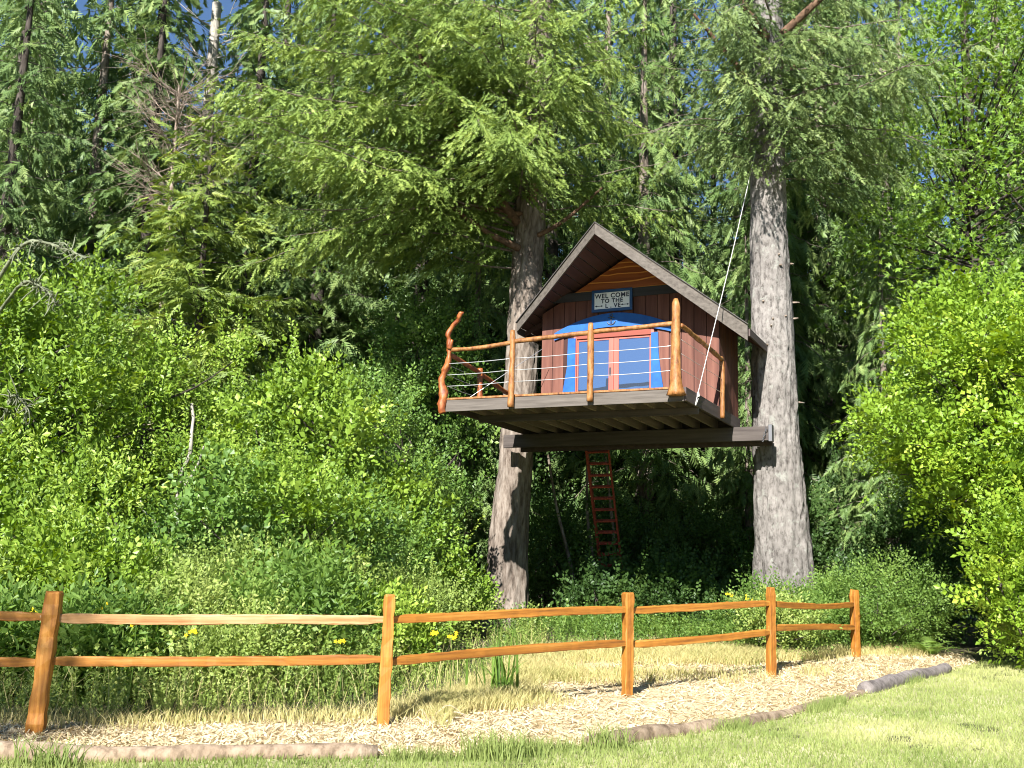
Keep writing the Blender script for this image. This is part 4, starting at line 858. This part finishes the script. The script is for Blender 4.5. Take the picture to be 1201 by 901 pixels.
TH = 'leafy thicket on the left of the treehouse'
broadleaf('willow_tree', 101, (-7.4, 16.6), 5.5, 1.9, WIL, M['willow'], M['bark_dark'], 'bright willow with lichened bare boughs at the outer end of the thicket', lobes=44, per=95, stem_r=.07, lr=(.3, .62), ls=1.55)
broadleaf('willow_tree', 102, (-5.3, 17.6), 4.9, 1.5, ALD, M['willow'], M['bark_dark'], 'slender thicket tree showing a pale broken stem between its leaves', lobes=32, per=90, lr=(.3, .6), ls=1.05)
broadleaf('alder_tree', 103, (-3.7, 18.6), 4.5, 1.6, ALD, M['willow'], M['bark_dark'], 'round topped leafy alder between the pale stemmed tree and the brown fir', lobes=34, per=90, lr=(.3, .65), ls=1.45)
broadleaf('alder_tree', 104, (-2.9, 20.6), 4.8, 1.5, ALD, M['alder'], M['bark_dark'], 'dull green alder beside the brown fir, below the deck corner', lobes=32, per=85, lr=(.35, .65), ls=1.0)
broadleaf('alder_tree', 105, (-2.2, 25.3), 7.4, 1.7, ALD, M['alder'], M['bark_dark'], 'shaded alder behind the crooked corner post of the deck', lobes=46, per=85, lr=(.45, .75))
broadleaf('willow_tree', 106, (-9.6, 19.0), 5.4, 2.0, WIL, M['alder'], M['bark_dark'], 'tall willow at the back of the thicket in front of the hemlock', lobes=50, per=85, lr=(.5, .8), ls=1.4)
broadleaf('alder_tree', 107, (-4.4, 21.5), 4.2, 2.0, ALD, M['alder'], M['bark_dark'], 'low alder filling the gap between thicket and hemlock', lobes=40, per=80, lr=(.5, .8))
SH = 'low shrubs along the back of the fence'
for q, (x, y, h, r, tm, lm) in enumerate([(-6.6, 14.4, 2.5, 1.2, ALD, 'willow'), (-5.2, 14.2, 2.1, 1.1, WIL, 'willow'), (-4.0, 14.8, 2.3, 1.1, ALD, 'alder'), (-2.9, 15.6, 2.5, 1.2, ALD, 'willow'), (-2.5, 16.7, 2.4, 1.0, WIL, 'alder'),
                                 (-2.1, 18.8, 2.6, 1.0, ALD, 'willow'), (-2.0, 21.6, 2.8, 1.0, ALD, 'alder')]):
    broadleaf('shrub', 120 + q, (x, y), h, r, tm, M[lm], M['bark_dark'], ('narrow' if tm is WIL else 'round') + ' leaved ' + ('bright' if lm == 'willow' else 'dull green') + ' shrub at the foot of the thicket behind the fence', 'shrub', lobes=17, per=85, lr=(.25, .55), base=.05, stem_r=.02, group=SH, shoots=6, shoot_s=.8)
HB = 'weedy mounds right behind the fence rails'
for q, (x, y, h, r) in enumerate([(-6.4, 12.8, 1.2, .9), (-4.9, 13.3, 1.5, .8), (-3.7, 12.9, .95, .65), (-2.6, 13.6, 1.25, .8), (-3.5, 14.2, 1.7, .9), (-1.7, 14.5, .8, .6), (-1.3, 16.0, 1.0, .7), (-4.3, 12.2, .6, .5), (-2.6, 15.2, 1.5, .8), (-1.2, 19.6, 1.1, .8), (-2.9, 12.3, .55, .45), (-5.6, 12.2, .7, .5)]):
    broadleaf('weed_clump', 140 + q, (x, y), h, r, (HRB, HAW, HRB, WIL)[q % 4], M[('herb', 'willow', 'herb', 'fern')[q % 4]], M['bark_dark'], ('fine leaved pale weedy mound growing behind the fence', 'small round leaved green mound growing behind the fence', 'fine leaved pale weedy mound growing behind the fence', 'narrow leaved green mound growing behind the fence')[q % 4], 'bush', lobes=20, per=95, lr=(.25, .45), base=.0, stem_r=.01, group=HB, upb=.6, shoots=3, shoot_s=.5)
# right-hand side
broadleaf('hawthorn_tree', 160, (8.3, 18.3), 6.3, 2.3, HAW, M['hawthorn'], M['bark_dark'], 'yellow green hawthorn spreading toward the grey fir from the lawn edge', lobes=84, per=85, base=.30, stem_r=.06, lr=(.3, .62), ls=1.6, flatten=.6, upb=.1, shoots=0)
broadleaf('maple_tree', 161, (11.2, 23.5), 15.5, 3.4, MAP, M['maple'], M['bark_dark'], 'tall bright leaved maple above the hawthorn at the lawn edge', lobes=118, per=48, base=.15, stem_r=.10, lr=(.55, .95), shoots=0)
broadleaf('shrub', 162, (7.8, 16.5), 2.2, .6, HAW, M['hawthorn'], M['bark_dark'], 'bright shrub hanging over the lawn below the hawthorn', 'shrub', lobes=26, per=70, lr=(.3, .55), base=.12, stem_r=.02, ls=1.5, shoots=0)
broadleaf('shrub', 163, (8.2, 17.0), 1.0, .8, HRB, M['herb'], M['bark_dark'], 'small weedy shrub at the lawn edge under the hawthorn', 'shrub', lobes=12, per=90, lr=(.25, .4), base=.0, stem_r=.01, shoots=0)
broadleaf('shrub', 164, (6.6, 19.3), 1.35, .95, HRB, M['fern'], M['bark_dark'], 'feathery green bush beside the end post of the fence', 'bush', lobes=24, per=110, lr=(.3, .5), base=.0, stem_r=.01, upb=.5, shoots=0)
broadleaf('shrub', 165, (4.5, 19.0), .8, .9, HRB, M['fern'], M['bark_dark'], 'feathery bush round the foot of the grey fir', 'bush', lobes=20, per=100, lr=(.25, .45), base=.0, stem_r=.01, upb=.5, shoots=0)
broadleaf('shrub', 166, (6.1, 20.3), .9, .7, HRB, M['fern'], M['bark_dark'], 'feathery bush between the grey fir and the end post', 'bush', lobes=18, per=100, lr=(.3, .45), base=.0, stem_r=.01, upb=.5, shoots=0)
broadleaf('shrub', 167, (4.35, 17.8), .75, .6, HRB, M['herb'], M['bark_dark'], 'low tangled weeds under the last rails of the fence', 'bush', lobes=14, per=80, lr=(.2, .35), base=.0, stem_r=.01, shoots=0)
UN = 'shaded understory shrubs beneath the conifers'
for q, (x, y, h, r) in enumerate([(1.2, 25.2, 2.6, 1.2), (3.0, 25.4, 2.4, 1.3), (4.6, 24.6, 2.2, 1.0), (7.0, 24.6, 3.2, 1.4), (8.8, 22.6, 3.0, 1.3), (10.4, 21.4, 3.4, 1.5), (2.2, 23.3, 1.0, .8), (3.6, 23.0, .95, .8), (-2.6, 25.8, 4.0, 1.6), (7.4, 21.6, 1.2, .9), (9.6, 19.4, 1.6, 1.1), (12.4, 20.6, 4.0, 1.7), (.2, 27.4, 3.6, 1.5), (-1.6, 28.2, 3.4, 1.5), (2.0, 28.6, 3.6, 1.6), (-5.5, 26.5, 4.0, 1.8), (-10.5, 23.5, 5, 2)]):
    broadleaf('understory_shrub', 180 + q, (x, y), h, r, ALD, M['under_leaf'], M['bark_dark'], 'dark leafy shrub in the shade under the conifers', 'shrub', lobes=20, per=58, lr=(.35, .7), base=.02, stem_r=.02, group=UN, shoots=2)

# ferns ------------------------------------------------------------------------
def fern_mesh(seed, nf=16, L=.85):
    rng = rg(seed); V, T, Rn = [], [], []
    for i in range(nf):
        az = 2.4 * i + rng.normal(0, .25); el = rng.uniform(.75, 1.25); l = L * rng.uniform(.7, 1.15); m = 20; t = np.linspace(0, 1, m)
        rr = l * (np.cos(el) * t + .35 * t * t); zz_ = l * (np.sin(el) * t - .62 * t ** 2.2); c = rng.uniform(.2, .9)
        C = np.stack([np.cos(az) * rr, np.sin(az) * rr, zz_ + .02], -1); Tn = np.gradient(C, axis=0); Tn /= np.linalg.norm(Tn, axis=1)[:, None]; sd = np.array([-math.sin(az), math.cos(az), 0])
        for q in range(2, m):
            w = l * .17 * math.sin(min(1, (q / m) * 1.15 + .12) * math.pi) ** .7 + .01
            for sg in (-1, 1):
                k = len(V); b = C[q]; V += [b - Tn[q] * .014, b + Tn[q] * .014, b + sd * sg * w + Tn[q] * w * .35 - np.array([0, 0, .18 * w])]; T.append((k, k + 1, k + 2)); Rn += [c] * 3
    return np.array(V), np.array(T), np.array(Rn)
fm = []
for q in range(3):
    V, T, Rn = fern_mesh(300 + q); fm.append(mesh_np('fronds', V, T, M['fern'], rnd=Rn))
rng = rg(91)
FS = [(1.5, 21.6, 1.2), (2.3, 21.0, 1.25), (3.1, 21.2, 1.2), (3.9, 20.7, 1.1), (2.7, 20.2, .9), (1.0, 22.3, 1.1), (3.4, 19.9, .8), (6.3, 20.4, 1.2), (7.2, 20.0, 1.1), (7.0, 18.4, .9), (7.8, 20.8, 1.2), (.4, 21.7, .9), (4.3, 21.9, 1.2), (1.7, 20.1, .7)]
for q, (x, y, sc) in enumerate(FS):
    o = empty('sword_fern', gxy(x, y), rng.uniform(0, 6)); o.scale = (sc, sc, sc); link('fronds', fm[q % 3], o)
    tag(o, 'arching green fern on the ground between the two firs' if x < 5 else 'arching green fern beyond the end post of the fence', 'fern', 'ferns under the treehouse' if x < 5 else 'ferns by the end of the fence')
# wild herbs and tall grass between fence and thicket
def t_stalk(rng, L=.8, n=22, l=.095, w=.045):
    V, T = [], []
    for i in range(n):
        z = L * (i + 1) / n; az = 2.4 * i + rng.normal(0, .4); el = rng.uniform(.1, 1.3); d = np.array([math.cos(az) * math.cos(el), math.sin(az) * math.cos(el), math.sin(el)]); y = np.array([-math.sin(az), math.cos(az), 0]) + rng.normal(0, .35, 3); ll = l * rng.uniform(.6, 1.3) * (1.15 - .5 * i / n)
        b = np.array([0, 0, z]); k = len(V); V += [b, b + d * ll * .5 + y * w * .5, b + d * ll, b + d * ll * .5 - y * w * .5]; T += [(k, k + 1, k + 2), (k, k + 2, k + 3)]
    k = len(V); V += [np.array([-.004, 0, 0]), np.array([.004, 0, 0]), np.array([0, 0, L])]; T.append((k, k + 1, k + 2))
    return np.array(V), np.array(T)
rng = rg(95); STK = [t_stalk(rng) for _ in range(5)]
def herb_field(name, n, reg, sc, label, mat, seed):
    rng = rg(seed); P = reg(rng, n); n = len(P); z = np.array(gz(P[:, 0], P[:, 1])); d = np.stack([rng.normal(0, .22, n), rng.normal(0, .22, n), np.ones(n)], -1); d /= np.linalg.norm(d, axis=1)[:, None]
    a = rng.uniform(0, 6.28, n); x = np.stack([np.cos(a), np.sin(a), 0 * a], -1); x -= d * (x * d).sum(1)[:, None]; x /= np.linalg.norm(x, axis=1)[:, None]; R3 = np.stack([x, np.cross(d, x), d], -1)
    patch = n2(P[:, 0], P[:, 1], .8, 4.); S = sc * (.35 + .8 * patch) * rng.uniform(.5, 1.45, n)
    if name == 'wild_herbs' and sc == 1.0: S = S * np.clip(1.0 - .55 * (P[:, 0] + 2.2), .4, 1.0) * np.clip(.30 + .45 * (P[:, 1] - np.interp(P[:, 0], [-9, -4, -2.4, -1, 0, .6], [10.3, 10.5, 10.8, 11.7, 13.6, 16.2])), .2, 1.5)
    S = np.minimum(S, 1.0); wh = rng.integers(0, 5, n); VS, TS, RS, off = [], [], [], 0
    for w_ in range(5):
        k = wh == w_; V, T, r_ = scatter(STK[w_], np.column_stack([P, z])[k], R3[k], S[k], np.clip(.05 + .85 * n2(P[:, 0], P[:, 1], 1.1, 8.)[k] + rng.normal(0, .22, k.sum()), 0, 1)); VS.append(V); TS.append(T + off); RS.append(r_); off += len(V)
    return tag(link(name, mesh_np(name, np.concatenate(VS), np.concatenate(TS), mat, rnd=np.concatenate(RS))), label, 'weeds', kind='stuff')
def regA(rng, n):
    P = np.stack([rng.uniform(-9, .6, n), rng.uniform(0, 1, n)], -1); y0 = np.interp(P[:, 0], [-9, -4, -2.4, -1, 0, .6], [10.3, 10.5, 10.8, 11.7, 13.6, 16.2]); P[:, 1] = y0 + 4.2 * P[:, 1] ** 1.25; return P
herb_field('wild_herbs', 4300, regA, 1.0, 'weedy herbs crowding the back of the fence below the thicket', M['herb'], 401)
def regB(rng, n):
    P = np.stack([rng.uniform(-.2, 7.6, n), rng.uniform(17.6, 22.5, n)], -1); P = P[P[:, 1] > np.interp(P[:, 0], [-.2, .6, 2.2, 3.4, 4.6, 6.3, 7.6], [13.6, 16.4, 18.0, 18.1, 17.7, 19.0, 19.2])]; return P
herb_field('wild_herbs', 1600, regB, .55, 'low weeds on the ground under the treehouse', M['fern'], 402)
def regC(rng, n):
    P = np.stack([rng.uniform(-.6, 5.4, n), rng.uniform(12.5, 18.0, n)], -1); ok = (P[:, 1] > np.interp(P[:, 0], [-.6, 1.4, 3.6, 5.4], [11.6, 13.3, 15.4, 18])) & (n2(P[:, 0], P[:, 1], .9, 12.) > .6); return P[ok]
herb_field('wild_herbs', 900, regC, .28, 'scattered small weeds in the dry grass behind the fence', M['herb'], 403)

# iris clump, yellow flowers
rng = rg(97); iv, it_, ir = [], [], []
for i in range(46):
    a = rng.uniform(0, 6.28); ll = rng.uniform(.45, .85); b = np.array([rng.normal(0, .10), rng.normal(0, .08), 0]); ln = rng.uniform(.05, .35) if i < 36 else rng.uniform(.6, .9); k = len(iv); sd = np.array([-math.sin(a), math.cos(a), 0]) * .016; c = rng.uniform(0, 1)
    for q in range(6):
        t = q / 5; p = b + np.array([math.cos(a) * ln * ll * t ** 2, math.sin(a) * ln * ll * t ** 2, ll * t * (1 - .45 * ln * t)]); w = (1 - t ** 2) + .05; iv += [p - sd * w, p + sd * w]; ir += [c, c]
        if q: j = k + 2 * q; it_ += [(j - 2, j - 1, j + 1), (j - 2, j + 1, j)]
o = link('iris_clump', mesh_np('iris_clump', np.array(iv), np.array(it_), M['iris'], rnd=np.array(ir)), loc=gxy(-.08, 12.6)); tag(o, 'clump of upright sword shaped iris leaves behind the lower fence rail', 'plant')
pv = [spline([(0, 0, 0), (dx * .5, dy * .5, h), (dx, dy, .03)], 8) for dx, dy, h in ((.45, .1, .10), (.5, -.05, .06), (.35, .2, .16), (-.15, .1, .12))]
V, T = cat_np([tube_np(P, np.linspace(.009, .003, 8), 4, False) for P in pv]); o = link('fallen_leaf_blades', mesh_np('fallen_leaf_blades', V, T, M['pale_wood']), loc=gxy(-.72, 10.95)); tag(o, 'bleached dead iris blades sprawling beside a fence post', 'plant')
o['kind'] = 'stuff'
def flower(loc, h, seed):
    rng = rg(seed); o = empty('yellow_wildflower', gxy(*loc)); P = spline([(0, 0, 0), (.02, .01, h * .5), (rng.normal(0, .05), rng.normal(0, .05), h)], 8); tube('stem', P, .005, M['iris'], o, 5); top = P[-1]
    for i in range(6):
        a = rng.uniform(0, 6.28); c = top + np.array([.05 * math.cos(a), .05 * math.sin(a), rng.normal(0, .02)]) * (i > 0); q = np.linspace(0, 2 * np.pi, 11); rad = np.where(np.arange(11) % 2, .012, .026)
        V = np.concatenate([[c + [0, -.008, .010]], c + np.stack([rad * np.cos(q), -.2 * rad * np.sin(q), rad * np.sin(q)], -1)]); T = np.array([(0, j, j + 1) for j in range(1, 11)]); link('flower_head', mesh_np('flower_head', V, T, M['yellow']), o)
    tag(o, 'yellow wildflower among the weeds behind the fence', 'flower', 'yellow flowers behind the fence')
for q, (x, y, h) in enumerate([(-3.75, 11.3, .85), (-3.15, 11.4, .75), (-.75, 12.1, .75), (-.6, 12.3, .7), (-1.7, 11.6, .7), (-4.3, 11.9, 1.0), (4.0, 18.4, .85), (4.3, 18.5, .9), (4.4, 18.2, .8), (3.8, 18.9, .9), (4.8, 18.6, .85), (-5.0, 12.0, .9)]): flower((x, y), h, 500 + q)

# slender saplings in the shade below the house
for q, pts in enumerate([[(.0, 0, -.1), (-.15, .1, 1.2), (-.5, .2, 2.6), (-.8, .1, 4.2)], [(.1, 0, -.1), (.05, .1, 1.3), (-.12, .1, 2.6), (-.1, .2, 4.4)], [(.1, 0, -.1), (.2, 0, 1.6), (.08, .1, 3.0), (-.05, .1, 4.2)]]):
    o = empty('sapling', gxy(1.55 + .3 * q, 24.0 + .2 * q)); tube('trunk', spline(pts, 24), np.linspace(.055, .02, 24), M['bark_brown'], o, 8); rng = rg(600 + q)
    P = spline(pts, 24)[8:]; n = 60; B = P[rng.integers(0, len(P), n)] + rng.normal(0, .22, (n, 3)); V, T, r_ = scatter(ALD[q], B, basis(rng.normal(0, 1, (n, 3)), np.array([0, 0, 1.]) + rng.normal(0, .3, (n, 3))), 1.1, rng.uniform(0, 1, n)); link('crown', mesh_np('crown', V, T, M['under_leaf'], rnd=r_), o)
    tag(o, 'slender sapling stem rising in the shade beside the ladder', 'sapling', 'saplings beside the ladder')

# the lichened boughs of the willow and the pale stem inside the next tree
wb = [o for o in COL.objects if o.name == 'willow_tree'][0]; w0 = np.array(wb.location); rng = rg(61)
def lichen_bough(pts, r):
    P = spline(pts, 30) - w0; parts = [tube_np(P, np.linspace(r, r * .3, 30), 7, False)]
    for i in range(90):
        q = P[rng.integers(3, 30)]; d = rng.normal(0, 1, 3); d[2] -= .3; d *= rng.uniform(.03, .13); parts.append(tube_np([q, q + d * .6 + rng.normal(0, .02, 3), q + d], [.010, .010, .003], 4, False))
    V, T = cat_np(parts); V = V + .03 * (vnoise(V * 14) - .5)[:, None]; link('limb', mesh_np('limb', V, T, M['lichen'], smooth=True), wb)
lichen_bough([(-8.2, 16.2, 5.0), (-7.2, 15.3, 6.0), (-6.6, 15.1, 6.0), (-6.1, 15.0, 5.8)], .035)
lichen_bough([(-8.2, 16.2, 4.6), (-7.1, 15.2, 5.4), (-6.7, 15.0, 5.35), (-6.4, 14.9, 5.1)], .03)
lichen_bough([(-7.5, 16.0, 3.0), (-6.95, 15.0, 3.75), (-6.6, 14.8, 3.6)], .04)
ws = [o for o in COL.objects if o.name == 'willow_tree.001'][0]; w1 = np.array(ws.location)
for pts, r in (([(-5.0, 16.9, .3), (-4.98, 16.7, 1.6), (-5.02, 16.6, 2.7), (-4.86, 16.6, 3.3), (-4.95, 16.7, 4.0)], .05), ([(-5.02, 16.6, 2.6), (-4.7, 16.3, 2.9), (-4.55, 16.2, 3.3)], .028), ([(-5.0, 16.7, 1.9), (-5.3, 16.3, 2.2), (-5.45, 16.2, 2.5)], .022)):
    V, T = tube_np(spline(pts, 30) - w1, np.linspace(r, r * .4, 30), 8); V = V + .05 * (vnoise(V * 5) - .5)[:, None]; link('limb', mesh_np('limb', V, T, M['bark_pale'], smooth=True), ws)

# trees standing beside the lawn, out of view: they throw the dappled shade and show in the door glass
broadleaf('alder_tree', 701, (-8.6, .2), 8.6, 1.5, ALD, M['alder'], M['bark_dark'], 'open crowned alder beside the lawn casting dappled shade on the leaning post', lobes=26, per=45, base=.58, lr=(.4, .7), stem_r=.08)
o = copy_tree(hB); o.location = gxy(-14.7, -.5); o.rotation_euler = (0, 0, .9); o.scale = (.75, .75, .75); tag(o, 'conifer across the lawn mirrored in the glass door', 'tree', BG)

rng = rg(411); n = 900; P = regA(rng, n); 
tag(blades('dry_stalks', P, .5, .007, M['straw'], rng, 1.1, rng.uniform(.1, .9, n), two=True), 'bleached dry stalks standing among the weeds behind the fence', 'weeds', kind='stuff')
